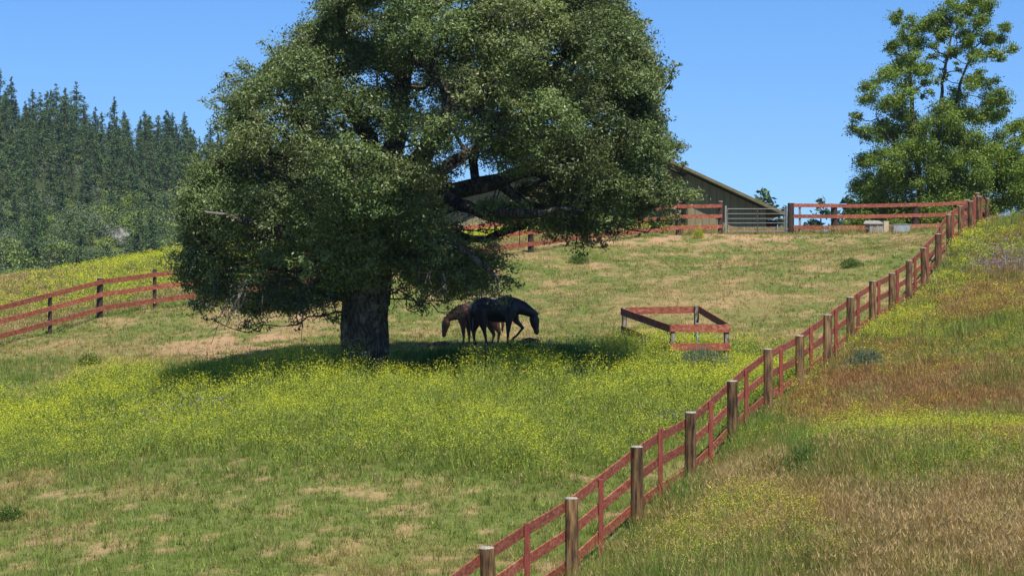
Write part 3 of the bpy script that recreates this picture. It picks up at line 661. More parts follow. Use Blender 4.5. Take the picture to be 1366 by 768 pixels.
horse('chestnut brown horse grazing to the left behind the black horse', (hx2, hy2, (384-(360+548/5.486))/F*66.9), 0., -1, M['bay'], M['bayhair'],
  legs=[[q(420,340,-.12,.11,.17), q(426,400,-.14,.07,.09), q(430,465,-.14,.046,.05), q(430,510,-.14,.032,.034), q(431,535,-.14,.040,.042)],
        [q(440,340,.12,.11,.17), q(462,400,.14,.07,.09), q(470,465,.14,.046,.05), q(470,510,.14,.032,.034), q(470,535,.14,.040,.042)],
        [q(655,320,-.12,.14,.22), q(668,395,-.13,.09,.13), q(695,455,-.14,.052,.056), q(686,508,-.14,.034,.036), q(682,535,-.14,.042,.044)],
        [q(640,320,.12,.14,.22), q(625,400,.13,.09,.12), q(655,470,.14,.050,.054), q(643,512,.14,.034,.036), q(638,535,.14,.042,.044)]],
  trunk=[q(384,305,0,.12,.19), q(415,308,0,.20,.28), q(470,312,0,.25,.30), q(560,312,0,.25,.30), q(630,300,0,.24,.29), q(680,300,0,.18,.22), q(700,300,0,.10,.13)],
  neck=[q(425,300,0,.14,.24), q(385,312,0,.115,.19), q(350,328,0,.09,.145), q(322,340,0,.075,.115), q(308,350,0,.07,.10)],
  head=[q(304,350,0,.07,.085), q(300,378,0,.085,.135), q(293,410,0,.075,.115), q(287,445,0,.055,.080), q(283,476,0,.056,.068)],
  tail=[q(702,280,0,.03,.03), q(716,310,0,.045,.05), q(720,400,0,.05,.05), q(716,450,0,.02,.02)],
  mane=[q(425,245,-.03,.03,.03), q(380,262,-.04,.03,.035), q(335,298,-.04,.03,.035), q(312,318,0,.02,.022)],
  ears=[[q(296,338,-.045,.024,.02), q(280,340,-.055,.024,.018), q(262,344,-.065,.005,.005)], [q(306,336,.045,.024,.02), q(304,324,.055,.024,.018), q(302,306,.06,.005,.005)]],
  blaze=[q(272,372,0,.022,.012), q(268,400,0,.020,.014), q(270,430,0,.014,.012)])
# ------------------------------------------------------------------ trees
def leaves(C, Nn, size, asp, col, up=.35):
    """rhombic leaf per centre: C (n,3), Nn preferred normals"""
    n = len(C); nr = Nn+rng.normal(0, .75, (n,3)); nr[:,2] += up; nr /= np.linalg.norm(nr, axis=1)[:, None]
    t = rng.normal(0, 1, (n,3)); t -= nr*(t*nr).sum(1)[:, None]; t /= np.linalg.norm(t, axis=1)[:, None]+1e-9; s = np.cross(nr, t)
    a = (size*.5)[:, None]; b = a*asp
    V = np.stack([C-t*a, C+s*b, C+t*a, C-s*b], 1)
    return V.reshape(-1, 3), np.repeat(col, 4, 0)
def cluster_leaves(centres, radii, per, size, pal, flat=.8, shell=.55, spread=.16, centre0=None, cl_col=None):
    """leaves in each clump grouped into sprays, more of them outside and on top"""
    Vs = []; Cs = []
    sizes = (per*(radii**2)).astype(int)+6
    for c, r, n, k in zip(centres, radii, sizes, range(len(radii))):
        ns = max(4, n//16)
        d = rng.normal(0, 1, (ns,3)); d /= np.linalg.norm(d, axis=1)[:, None]; rr = rng.uniform(shell, 1.05, ns)**1.
        d[:, 2] *= flat; d[:,2] = np.where((d[:,2] < -.25) & (rng.uniform(0,1,ns) < .5), -d[:,2], d[:,2])
        S = c+d*rr[:, None]*r
        m = 16*ns; P = np.repeat(S, 16, 0)+rng.normal(0, 1, (m,3))*np.array([1,1,.6])*r*spread; nn = np.repeat(d, 16, 0)
        sz = rng.uniform(.7, 1.25, m)*size
        t = rng.uniform(0,1,m)*.7+.3*rng.uniform(0,1); base_ = mixc(np.tile(pal[0], (m,1)), pal[1], t)
        if cl_col is not None: base_ = base_*cl_col[k]
        hl = rng.uniform(0,1,m) < pal[3]; base_[hl] = pal[2]
        v, c_ = leaves(P, nn, sz, .42, jit(base_, .12)); Vs.append(v); Cs.append(c_)
    V = np.concatenate(Vs); C = np.concatenate(Cs); return V, np.arange(len(V)).reshape(-1, 4), C
def grow(root_lines, targets, k0=.012, pw=.5, bias=.35, rmin=.012, sag=.06):
    """root_lines: list of polylines [(x,y,z,r)...]; targets attached to nearest skeleton point; returns segments (p,q,rp,rq)"""
    pos = []; par = []; base_r = []; dist = []
    def addn(p, pr, r=0.):
        pos.append(np.array(p, float)); par.append(pr); base_r.append(r); dist.append(0 if pr < 0 else dist[pr]+np.linalg.norm(pos[-1]-pos[pr])); return len(pos)-1
    for ln in root_lines:
        pr = -1
        if pos:
            d = [np.linalg.norm(np.array(ln[0][:3])-p) for p in pos]; pr = int(np.argmin(d))
        dens = []
        for a, b in zip(ln[:-1], ln[1:]):
            a = np.array(a); b = np.array(b); m = max(1, int(np.linalg.norm(b[:3]-a[:3])/.45))
            for i in range(m): dens.append(a+(b-a)*i/m)
        dens.append(np.array(ln[-1]))
        for q_ in dens:
            pr = addn(q_[:3]+(rng.normal(0,.03,3) if pr >= 0 else 0), pr, q_[3])
    c0 = np.array(root_lines[0][-1][:3])
    order = np.argsort(np.linalg.norm(targets-c0, axis=1)); tips = {}
    for i in order:
        t = targets[i]; A = np.array(pos); d = np.linalg.norm(A-t, axis=1)+bias*np.array(dist)+.4*np.maximum(A[:,2]-t[2], 0)
        d[:3] += 50
        j = int(np.argmin(d)); L_ = np.linalg.norm(t-A[j]); m = max(2, int(L_/.35)); pr = j
        mid = rng.normal(0, .10*L_, 3)
        for k in range(1, m+1):
            f = k/m; p = A[j]+(t-A[j])*f+mid*math.sin(math.pi*f)+rng.normal(0,.03,3)*(k < m)+np.array([0,0,-sag*L_*math.sin(math.pi*f)])
            pr = addn(p, pr)
        tips[i] = pr
    n = len(pos); cnt = np.zeros(n); 
    for v in tips.values(): cnt[v] += 1
    for i in range(n-1, -1, -1):
        if par[i] >= 0: cnt[par[i]] += cnt[i]
    rad = np.maximum(rmin, k0*np.maximum(cnt, .3)**pw); rad = np.maximum(rad, np.array(base_r))
    return np.array(pos), np.array(par), rad
def tubes_np(pos, par, rad, n=6, wig=0.):
    idx = np.where(par >= 0)[0]; A = pos[par[idx]]; B = pos[idx]; rb = rad[idx]; ra = np.minimum(rad[par[idx]], rb*1.5)
    t = B-A; t /= np.linalg.norm(t, axis=1)[:, None]+1e-9; up = np.tile(np.array([.3,.2,1.]), (len(t),1)); s = np.cross(t, up); s /= np.linalg.norm(s, axis=1)[:, None]+1e-9; u = np.cross(t, s)
    ang = np.arange(n)*2*math.pi/n; ca = np.cos(ang)[None,:,None]; sa = np.sin(ang)[None,:,None]
    A2 = A-t*ra[:, None]*.3
    VA = A2[:,None]+(s[:,None]*ca+u[:,None]*sa)*ra[:,None,None]; VB = B[:,None]+(s[:,None]*ca+u[:,None]*sa)*rb[:,None,None]
    V = np.concatenate([VA, VB], 1).reshape(-1, 3); k = np.arange(len(idx))[:,None]*2*n; a = np.arange(n)[None]
    Fc = np.stack([k+a, k+(a+1)%n, k+n+(a+1)%n, k+n+a], -1).reshape(-1, 4); return V, Fc
def bark(name, c, scale=5., bump=.8, dist=.06):
    m, nt, out = newmat(name); L = nt.links.new
    tc = N(nt, 'ShaderNodeTexCoord'); mp = N(nt, 'ShaderNodeMapping'); mp.inputs['Scale'].default_value = (1,1,.28); L(tc.outputs['Object'], mp.inputs[0])
    vo = N(nt, 'ShaderNodeTexVoronoi', Scale=scale*2.2, feature='DISTANCE_TO_EDGE'); nz = N(nt, 'ShaderNodeTexNoise', Scale=scale, Detail=8., Roughness=.7); n3 = N(nt, 'ShaderNodeTexNoise', Scale=3.2, Detail=6., Roughness=.7)
    mxv = N(nt, 'ShaderNodeVectorMath', operation='MULTIPLY_ADD'); L(nz.outputs['Color'], mxv.inputs[0]); mxv.inputs[1].default_value = (.25,.25,.25); L(mp.outputs[0], mxv.inputs[2]); L(mp.outputs[0], nz.inputs['Vector']); L(mxv.outputs[0], vo.inputs['Vector']); L(tc.outputs['Object'], n3.inputs['Vector'])
    cr = N(nt, 'ShaderNodeValToRGB'); e = cr.color_ramp.elements; e[0].position = .0; e[0].color = (*c[0],1); e[1].position = .25; e[1].color = (*c[1],1); L(vo.outputs['Distance'], cr.inputs[0])
    c2 = N(nt, 'ShaderNodeValToRGB'); f = c2.color_ramp.elements; f[0].position = .52; f[0].color = (0,0,0,1); f[1].position = .62; f[1].color = (1,1,1,1); L(n3.outputs[0], c2.inputs[0])
    mx = N(nt, 'ShaderNodeMix', data_type='RGBA'); L(c2.outputs[0], mx.inputs[0]); L(cr.outputs[0], mx.inputs[6]); mx.inputs[7].default_value = (*c[2],1)
    p = N(nt, 'ShaderNodeBsdfPrincipled', Roughness=.9); p.inputs['Specular IOR Level'].default_value = .15; L(mx.outputs[2], p.inputs['Base Color'])
    b = N(nt, 'ShaderNodeBump', Strength=bump, Distance=dist); L(vo.outputs['Distance'], b.inputs['Height']); b2 = N(nt, 'ShaderNodeBump', Strength=.5, Distance=dist*.5); L(nz.outputs[0], b2.inputs['Height']); L(b.outputs[0], b2.inputs['Normal']); L(b2.outputs[0], p.inputs['Normal'])
    L(p.outputs[0], out.inputs[0]); return m
M['bark_oak'] = bark('oak_bark', [(.018,.015,.012),(.115,.098,.076),(.20,.185,.15)])
M['bark_tree'] = bark('poplar_bark', [(.04,.035,.03),(.12,.11,.09),(.17,.16,.13)], 8.)

# ---- the big oak
YO = 57.
POLY = np.array([(243,330),(240,262),(268,222),(300,198),(303,150),(322,112),(355,92),(390,62),(428,18),(452,-40),(520,-80),(600,-100),(690,-96),(770,-62),(822,-8),(852,46),(884,96),(874,142),(886,176),(912,200),(884,228),(905,262),(892,292),(850,304),(806,314),(790,330),(730,322),
                 (660,306),(616,306),(640,345),(690,376),(664,396),(600,402),(560,400),(535,372),(520,350),(470,385),(470,415),(400,428),(340,432),(285,420),(250,384)], float)
def inpoly(x, y, P):
    ins = np.zeros(len(x), bool); dmin = np.full(len(x), 1e9)
    for a, b in zip(P, np.roll(P, -1, 0)):
        c = ((a[1] > y) != (b[1] > y)) & (x < (b[0]-a[0])*(y-a[1])/(b[1]-a[1]+1e-9)+a[0]); ins ^= c
        e = b-a; t = np.clip(((x-a[0])*e[0]+(y-a[1])*e[1])/(e@e), 0, 1); dmin = np.minimum(dmin, np.hypot(x-a[0]-t*e[0], y-a[1]-t*e[1]))
    return ins, dmin
n = 9000; x = rng.uniform(230, 925, n); y = rng.uniform(-110, 420, n); ins, dm = inpoly(x, y, POLY); k = ins & (dm > 20); x, y, dm = x[k], y[k], dm[k]
half = 5.5*np.sqrt(1-(1-np.clip(dm/230, 0, 1))**2)*np.where(y > 300, .75, 1.)*(.45+.55*sstep(250, 440, x))*(.6+.4*sstep(910, 780, x))
u = rng.uniform(0, 1, len(x)); dpt = np.where(u < .62, -half*rng.uniform(.80,1.04,len(x)), np.where(u < .88, half*rng.uniform(.8,1.,len(x)), half*rng.uniform(-.8,.8,len(x))))
# thinner over the inner limbs, where the sky and barn show through
hole = np.exp(-((x-625)/55)**2-((y-232)/62)**2)+.8*np.exp(-((x-560)/40)**2-((y-300)/40)**2)+.5*np.exp(-((x-640)/40)**2-((y-280)/40)**2)
k = rng.uniform(0,1,len(x)) > hole*1.0
x, y, dpt, dm = x[k], y[k], dpt[k], dm[k]
Yc = YO+dpt; Xc = (x-683)/F*(YO+.7*dpt); Zc = (384-y)/F*(YO+.7*dpt)     # placed in the tree's own plane, real depth
cand = np.c_[Xc, Yc, Zc]; ctr = np.array([(585-683)/F*YO, YO, (384-210)/F*YO])
mk_ = []; mr_ = []                      # boughs: rounded masses of foliage with dark gaps between them
rr_ = np.minimum(rng.uniform(.8, 1.4, len(cand)), np.maximum(dm/56.-.12, .3))
for i in range(len(cand)):
    if len(mk_) >= 400: break
    if mk_:
        dd = np.linalg.norm(np.array(mk_)-cand[i], axis=1)
        if (dd-.50*(np.array(mr_)+rr_[i])).min() < 0: continue
    q_ = cand[i]/np.array([1.9,2.2,1.5])
    if dm[i] > 26 and vnoise(q_[0]+q_[1]*.7+50, q_[2]-q_[1]*.6+50, 9) < .20: continue
    mk_.append(cand[i]); mr_.append(rr_[i])
cl = []; cr_ = []; bough = []
for i, (c, r) in enumerate(zip(mk_, mr_)):
    ou = c-ctr; ou /= np.linalg.norm(ou)+1e-9
    for _ in range(int(7+9*r)):
        d = rng.normal(0,1,3)+ou*.75+np.array([0,0,.75]); d /= np.linalg.norm(d)
        k_ = rng.uniform(.55, 1.05); cl.append(c+d*r*k_*np.array([1,1,.8])); cr_.append(rng.uniform(.26,.5)*(.8+.2*r)); bough.append(i)
cl = np.array(cl); cr_ = np.array(cr_); bough = np.array(bough); print('boughs', len(mk_), 'clumps', len(cl))
n = 60; i_ = rng.integers(0, len(cand), n)      # sparse inner twigs
for px_, py_, dy_, r_ in [(470,352,-2.2,.8),(520,356,-2.0,.75),(495,335,-2.8,.9),(545,345,-2.4,.7),(450,375,-2.0,.6),(430,330,-3.4,.9),(560,320,-3.,.8),(480,300,-3.6,1.),(530,290,-3.6,1.),(600,345,-2.6,.7),(640,362,-2.4,.7),(575,375,-2.,.6),(500,262,-4.2,1.),(450,262,-4.2,1.),(545,240,-4.4,.9)]:
    c = np.array([(px_-683)/F*(YO+dy_), YO+dy_, (384-py_)/F*(YO+dy_)]); mk_.append(c); mr_.append(r_)
    for _ in range(int(8+9*r_)):
        d = rng.normal(0,1,3)+np.array([0,-.5,.7]); d /= np.linalg.norm(d); cl = np.r_[cl, [c+d*r_*rng.uniform(.4,1.)]]; cr_ = np.r_[cr_, rng.uniform(.25,.45)]; bough = np.r_[bough, len(mk_)-1]
# loose sprays that break the outline
spr = [(885,105,.35),(893,98,.28),(872,118,.3),(905,196,.32),(895,205,.35),(880,212,.3),(300,196,.3),(297,120,.35),(288,130,.22),(330,95,.35),(318,88,.3),(372,98,.3),(384,44,.4),(410,32,.35),(428,8,.4),(262,224,.35),(248,240,.35),(243,290,.4),
       (860,60,.4),(846,38,.3),(905,245,.3),(915,262,.22),(300,178,.25),(291,172,.18),(676,384,.3),(690,378,.22),(655,392,.3),(620,398,.3),(250,385,.3),(262,398,.3),(822,-2,.4),(896,290,.3),(790,322,.3),(875,160,.3),(700,300,.4),(740,318,.35),(770,310,.35),(830,300,.4),(870,296,.35)]
for _ in range(130):      # ragged twig ends all round the outline
    j = int(rng.integers(0, len(POLY))); a_, b_ = POLY[j], POLY[(j+1)%len(POLY)]; e_ = a_+(b_-a_)*rng.uniform(); o_ = e_-np.array([585,200]); o_ = o_/np.linalg.norm(o_)
    t_ = rng.uniform(-6, 20); spr.append((e_[0]+o_[0]*t_, e_[1]+o_[1]*t_*.8, rng.uniform(.13,.34)))
sp3 = np.array([((px-683)/F*YO, YO+rng.uniform(-1.5,1.5), (384-py)/F*YO) for px, py, r in spr]); cl = np.r_[cl, sp3]; cr_ = np.r_[cr_, [s[2] for s in spr]]; bough = np.r_[bough, rng.integers(0, len(mk_), len(spr))]
def po(px, py, dy, r): return ((px-683)/F*YO, YO-1.+dy, (384-py)/F*YO, r)
tr0 = [po(487,512,0,.52),po(486,495,0,.50),po(489,460,0,.475),po(491,425,0,.475),po(493,395,0,.49),po(495,360,0,.56),po(498,330,.1,.50),po(508,290,.2,.40),po(520,240,.5,.33),po(530,170,.9,.24),po(540,90,1.2,.17),po(560,20,1.2,.03)]
limbs = [tr0,
  [po(495,345,0,.36),po(455,335,-.8,.28),po(410,318,-1.8,.19),po(350,300,-2.6,.09),po(300,290,-3.,.03)],
  [po(498,350,.0,.36),po(540,330,-1.0,.20),po(590,322,-1.8,.13),po(630,345,-2.2,.08),po(665,370,-2.6,.04)],
  [po(500,330,.2,.42),po(545,290,.4,.34),po(590,262,.8,.27),po(640,245,1.2,.21),po(710,225,1.5,.15),po(800,200,1.5,.07),po(860,205,1.2,.03)],
  [po(508,290,.2,.33),po(560,225,-.6,.27),po(605,160,-1.4,.2),po(660,100,-2.,.14),po(720,50,-2.2,.03)],
  [po(502,310,.3,.33),po(470,250,-.8,.26),po(430,190,-1.8,.18),po(390,140,-2.2,.03)],
  [po(515,260,.4,.25),po(490,180,1.5,.2),po(450,110,2.4,.14),po(430,60,2.8,.03)],
  [po(505,300,.3,.3),po(540,260,2.2,.22),po(600,210,3.8,.16),po(680,150,4.4,.03)],
  [po(500,320,.3,.3),po(450,290,2.,.22),po(390,250,3.4,.15),po(330,240,3.8,.03)],
  [po(590,262,.8,.2),po(640,285,-.8,.15),po(700,290,-2.2,.11),po(770,285,-2.8,.03)]]
pos, par, rad = grow(limbs, cl, .0085, .5, .30)
# bare hanging twigs under the crown
tw = []
for px0, px1, y0, y1, nn, dy in [(300,470,400,426,30,-2.2),(395,450,395,440,8,-2.),(300,350,405,455,7,-3.),(780,830,300,345,9,-2.),(560,680,385,402,14,-3),(640,760,296,322,10,-1.),(505,560,340,415,8,-1.5),(690,860,292,312,14,-1)]:
    for _ in range(nn): tw.append(((rng.uniform(px0,px1)-683)/F*YO, YO+dy+rng.uniform(-1,1), (384-rng.uniform(y0,y1))/F*YO))
tw = np.array(tw); tpos = list(pos); tpar = list(par); trad = list(rad)
for t in tw:
    A = pos; d = np.linalg.norm((A-t)*np.array([1,1,.55]), axis=1)+50*(A[:,2] < t[2]+.15)+5*(rad > .12); j = int(np.argmin(d)); pr = j; p0 = A[j]; off = rng.normal(0,.12,3)
    for k in range(1, 6):
        f = k/5; p = p0+(t-p0)*f+off*math.sin(math.pi*f)+rng.normal(0,.03,3); tpos.append(p); tpar.append(pr); trad.append(.016*(1-f)+.006); pr = len(tpos)-1
        if k in (2,3,4) and rng.uniform() < .9:
            e = p+rng.normal(0,.16,3)+np.array([0,0,-.12]); tpos.append(e); tpar.append(pr); trad.append(.006); 
pos2, par2, rad2 = np.array(tpos), np.array(tpar), np.array(trad)
base0 = np.array([*at(487, YO-1.), 0]); base0[2] = H(base0[0], base0[1])
V, Fc = tubes_np(pos2, par2, rad2)
oak = empty('oak_tree', base0); tag(oak, 'huge spreading dark green oak with a thick grey trunk standing over the horses', 'oak tree')
# one solid, flared and lumpy trunk
b = MB(); T = np.array(tr0[:8]); rings = 40; vs = []; fs = []; ns_ = 36
for i in range(rings):
    f = i/(rings-1)*(len(T)-1); j = min(int(f), len(T)-2); c = T[j]+(T[j+1]-T[j])*(f-j)
    for k in range(ns_):
        a = 2*math.pi*k/ns_; hgt = c[2]-T[0][2]
        fl_ = 1+.34*math.exp(-hgt/.4)*(1+.6*math.sin(3*a+.7)+.4*math.sin(5*a))+.22*math.exp(-((hgt-1.0)/.5)**2)*max(0, math.cos(a-math.pi-.35))**3
        r = c[3]*fl_*(1+.13*(float(vnoise(a*2.2, hgt*1.6+3, 3))-.5)*2+.06*math.sin(7*a+hgt*1.5)+.04*math.sin(13*a-hgt*2))
        vs.append((c[0]+r*math.cos(a), c[1]+r*math.sin(a), c[2]))
for i in range(rings-1):
    for k in range(ns_): fs.append((i*ns_+k, i*ns_+(k+1)%ns_, (i+1)*ns_+(k+1)%ns_, (i+1)*ns_+k))
b.add(vs, fs); tm = b.mesh('trunk', M['bark_oak'], smooth=True)
tv = np.array([v.co[:] for v in tm.vertices]); tf = np.array([p.vertices[:] for p in tm.polygons])
Vall = np.r_[V, tv]-base0; Fall = np.r_[Fc, tf+len(V)]
link('trunk', mesh_np('trunk', Vall, Fall, M['bark_oak'], smooth=True), oak)
pal = (np.array([.100,.138,.044]), np.array([.168,.208,.066]), np.array([.24,.29,.11]), .10)
bc_ = 1.04+rng.normal(0,.17,(len(mk_),1))+rng.normal(0,.04,(len(mk_),3)); clc = np.clip(bc_[bough]+rng.normal(0, .09, (len(cl),1)), .65, 1.45)
lv, lf_, lc = cluster_leaves(cl-base0, cr_, 1250, .086, pal, .8, .25, .24, cl_col=clc)
tl = pos2[len(pos):]; tl = tl[rng.uniform(0,1,len(tl)) < .55]; m = len(tl)*5
P5 = np.repeat(tl, 5, 0)+rng.normal(0,.07,(m,3))-base0; v5, c5 = leaves(P5, np.zeros((m,3)), rng.uniform(.05,.085,m), .45, jit(np.tile(pal[0], (m,1)), .15))
lv = np.r_[lv, v5]; lc = np.r_[lc, c5]; lf_ = np.arange(len(lv)).reshape(-1, 4)
link('crown', mesh_np('crown', lv, lf_, M['leaf_oak'], lc), oak); print('oak leaves', len(lf_))

# ---- the tall leafy tree on the hilltop
YT = 113.
BL_ = [(490,20,35),(540,40,30),(280,80,30),(360,90,35),(430,60,40),(600,110,25),(560,120,38),(480,110,36),(250,150,33),(315,140,40),(370,170,25),(440,185,26),(585,170,28),(520,190,32),(270,225,38),(320,255,42),(200,270,38),(150,320,35),(112,408,22),(195,375,40),(150,462,30),(250,345,40),(240,430,50),(325,415,44),(350,300,26),
       (430,250,24),(455,320,38),(515,270,32),(550,345,42),(608,395,22),(485,390,46),(560,400,34),(400,440,50),(325,500,58),(240,520,50),(150,550,30),(140,640,38),(195,610,56),(280,620,66),(200,690,60),(300,700,60),(400,580,60),(390,680,60),(480,475,46),(540,520,48),(500,600,58),(615,515,44),(668,450,30),(600,580,56),(650,600,48),(672,556,36),
       (600,680,48),(660,650,44),(560,730,40),(480,700,52),(720,480,40),(740,560,50),(700,620,50),(240,760,60),(360,770,60),(460,770,60),(140,720,40),(120,760,36),(560,790,50),(525,5,26),(450,20,28),(265,55,20),(590,140,26),(610,195,18),(575,290,26),(590,350,24),(300,185,30),(490,150,30),(395,120,30)]
tb = []; tr_ = []
for cx, cy, r in BL_:
    px = 1100+cx/2.56; py = cy/2.56; rr = r/2.56/F*YT
    c = np.array([(px-683)/F*YT, YT, (384-py)/F*YT])
    dd = 3.2*math.sqrt(max(.05, 1-min(1, abs(cx-400)/360)**2))*(.55+.45*min(1, cy/500))
    for s in range(8 if cy > 420 else 5):
        o_ = rng.normal(0, 1, 3)*rr*np.array([.52,0,.52]); o_[1] = rng.uniform(-dd, dd); tb.append(c+o_); tr_.append(rr*rng.uniform(.55,.95))
tb = np.array(tb); tr_ = np.array(tr_)
def pt_(px, py, dy, r): return ((px-683)/F*YT, YT+dy, (384-py)/F*YT, r)
gz = 384-1.7*F/YT
tl_ = [[pt_(1232,gz+6,0,0.223),pt_(1230,290,0,0.186),pt_(1225,230,.1,0.155),pt_(1219,160,.2,0.124),pt_(1217,120,.2,0.093),pt_(1212,60,.2,0.043)],
       [pt_(1230,290,0,0.149),pt_(1246,220,-.5,0.124),pt_(1254,150,-.4,0.099),pt_(1256,110,0,0.081),pt_(1270,50,0,0.050),pt_(1290,10,0,0.031)],
       [pt_(1246,220,-.5,0.112),pt_(1272,160,.4,0.093),pt_(1284,110,.6,0.074),pt_(1300,70,.6,0.037)],
       [pt_(1232,270,0,0.112),pt_(1275,220,1,0.087),pt_(1320,200,1.4,0.062),pt_(1360,185,1.4,0.031)],
       [pt_(1228,250,0,0.112),pt_(1190,200,-1,0.081),pt_(1165,160,-1,0.050)]]
pos, par, rad = grow(tl_, tb, .010, .5, .25, .012, .02)
bt = np.array([*at(1232, YT), 0]); bt[2] = H(bt[0], bt[1]); V, Fc = tubes_np(pos, par, rad)
tree = empty('leafy_tree', bt); tag(tree, 'tall bright green leafy tree with sky showing through its crown on the hilltop', 'tree')
link('trunk', mesh_np('trunk', V-bt, Fc, M['bark_tree'], smooth=True), tree)
palT = (np.array([.090,.155,.020]), np.array([.185,.265,.032]), np.array([.28,.35,.06]), .2)
v, f, c = cluster_leaves(tb-bt, tr_, 2500, .130, palT, .95, .15, .30, cl_col=np.clip(1+rng.normal(0,.14,(len(tb),1)), .7, 1.4)*np.ones((1,3)))
link('crown', mesh_np('crown', v, f, M['leaf_bright'], c), tree); print('tree leaves', len(f))

# ---- conifers
M['bark_pine'] = surf_mat('pine_bark', [(.3,(.05,.035,.025)),(.7,(.11,.08,.06))], (1,1,.3), 4., 4., .9, .3)
def pine_mesh(hh, wid, lvls, seed, open_=.0, q=1.):
    r_ = np.random.default_rng(seed); Vs = []; Cs = []; b = MB(); tone = np.array([1+.18*math.sin(seed*2.1), 1+.14*math.sin(seed*2.1), 1.])
    b.tube([(0,0,-.8),(r_.normal(0,.05),0,hh*.5),(0,0,hh*.97)], [hh*.018,hh*.012,.02], 6)
    for l in range(lvls):
        f = (l+r_.uniform(-.3,.3))/(lvls-1); f = min(max(f, .02), .99); z = hh*(.12+.86*f); L_ = wid*(1-f)**.8*r_.uniform(.75,1.15)+.12
        if f < .15: L_ *= .7
        nb = 4
        for k in range(nb):
            if r_.uniform() < open_: continue
            a = r_.uniform(0, 2*math.pi); Lb_ = L_*r_.uniform(.6,1.15); dz_ = Lb_*r_.uniform(-.28,.12)
            e = np.array([math.cos(a)*Lb_, math.sin(a)*Lb_, dz_]); b.tube([(0,0,z), tuple(np.array([0,0,z])+e)], [.03,.01], 3, cap=False)
            m = max(6, int(Lb_*16*q)); t = r_.uniform(.15, 1.05, m)
            P = np.array([0,0,z])+e*t[:, None]+r_.normal(0, 1, (m,3))*np.array([.24,.24,.24])*(.45+.5*Lb_/2)
            s = r_.uniform(.26,.52, m); d = r_.normal(0,1,(m,3)); d[:,2] = d[:,2]*.5+.3; d /= np.linalg.norm(d, axis=1)[:,None]
            w_ = np.cross(d, r_.normal(0,1,(m,3))); w_ /= np.linalg.norm(w_, axis=1)[:,None]
            V_ = np.stack([P-d*s[:,None]*.5, P+w_*s[:,None]*.22, P+d*s[:,None]*.6, P-w_*s[:,None]*.22], 1)
            Vs.append(V_.reshape(-1,3)); cc = (np.array([.050,.092,.038])+r_.uniform(0,1,(m,1))*np.array([.065,.080,.026]))*tone; Cs.append(np.repeat(cc, 4, 0))
    V = np.concatenate(Vs); return b.mesh('pine_trunk', M['bark_pine']), mesh_np('pine_crown', V, np.arange(len(V)).reshape(-1,4), M['needle'], np.concatenate(Cs))
PM = [pine_mesh(10+s*.9, 2.8+.6*(s%3), 22+s%4, 50+s, .14+.12*(s%3), 1.7) for s in range(6)]
def bush_mesh(r, seed, pal_, n=700, sz=.26):
    r_ = np.random.default_rng(seed); nl = 9; cs = r_.normal(0,1,(nl,3))*np.array([.45,.45,.25])*r+np.array([0,0,r*.65]); rs = r_.uniform(.4,.7,nl)*r
    v, f, c = cluster_leaves(cs, rs, n/(nl*r*r*.3), sz, pal_, .85, .55, .2); b = MB()
    for k in range(nl): b.tube([(0,0,-.5), tuple(cs[k]*np.array([.3,.3,.5])), tuple(cs[k])], [.09*r/2,.06*r/2,.02], 5)
    return b.mesh('bush_trunk', M['bark_pine']), mesh_np('bush_crown', v, f, M['needle'], c)
palB = [(np.array([.065,.105,.038]), np.array([.11,.16,.055]), np.array([.16,.21,.08]), .1), (np.array([.085,.115,.065]), np.array([.13,.16,.085]), np.array([.18,.21,.12]), .1), (np.array([.11,.16,.03]), np.array([.18,.24,.045]), np.array([.26,.32,.08]), .15)]
BM = [bush_mesh(2.6, 80+s, palB[s%3 if s < 5 else 0], 1500, .3) for s in range(6)]
def inst(name, meshes, x, y, s, label, cat, group=None, zoff=0., tilt=0.):
    o = empty(name, (x, y, H(x, y)+zoff), random.uniform(0, 6.28)); o.scale = (s*random.uniform(.9,1.1), s*random.uniform(.9,1.1), s); tag(o, label, cat, group)
    link('trunk', meshes[0], o); link('crown', meshes[1], o); return o
def far_at(px, py, Ymin=190, Ymax=900):
    Y = np.arange(Ymin, Ymax, .5); X = (px-683)/F*Y; h = height(X, Y); k = np.where(h >= (384-py)/F*Y)[0]; k = k[0] if len(k) else None
    return None if k is None else (X[k], Y[k])
used = []; cnt = 0
RK = [far_at(136,312), far_at(161,318)]; RK = [r_ if r_ is not None else (-42., 235.) for r_ in RK]; print('rocks', RK)
def blocks_rock(X, Y): return any(abs((X/Y-r_[0]/r_[1])*r_[1]) < 2.3 and r_[1]-60 < Y < r_[1]+5 for r_ in RK)
# the skyline row first, then the slope
for i in range(20000):
    if cnt >= 292: break
    Y = math.sqrt(rng.uniform(196**2, 425**2)); px = rng.uniform(-45, 420 if Y > 300 else 380); X = (px-683)/F*Y
    c = fbm(np.array([X/16]), np.array([Y/22]), 31, 3)[0]
    if c > .565 and Y < 385: continue                       # grassy clearings
    if Y < 250 and rng.uniform() < .7: continue
    if Y < 310 and rng.uniform() < .35: continue
    dmin = 2.9 if Y > 340 else 4.2
    if any((X-a)**2+(Y-b_)**2 < dmin**2 for a, b_ in used): continue
    if blocks_rock(X, Y): continue
    used.append((X, Y)); cnt += 1; s = rng.uniform(.36, .72)*(.9 if Y < 250 else 1)*(1.1 if Y > 385 else 1)
    inst('pine_tree', PM[int(rng.integers(0,6))], X, Y, s, 'dark green pine growing among the other pines on the far wooded hillside', 'pine tree', 'pines on the far hillside')
cb = 0
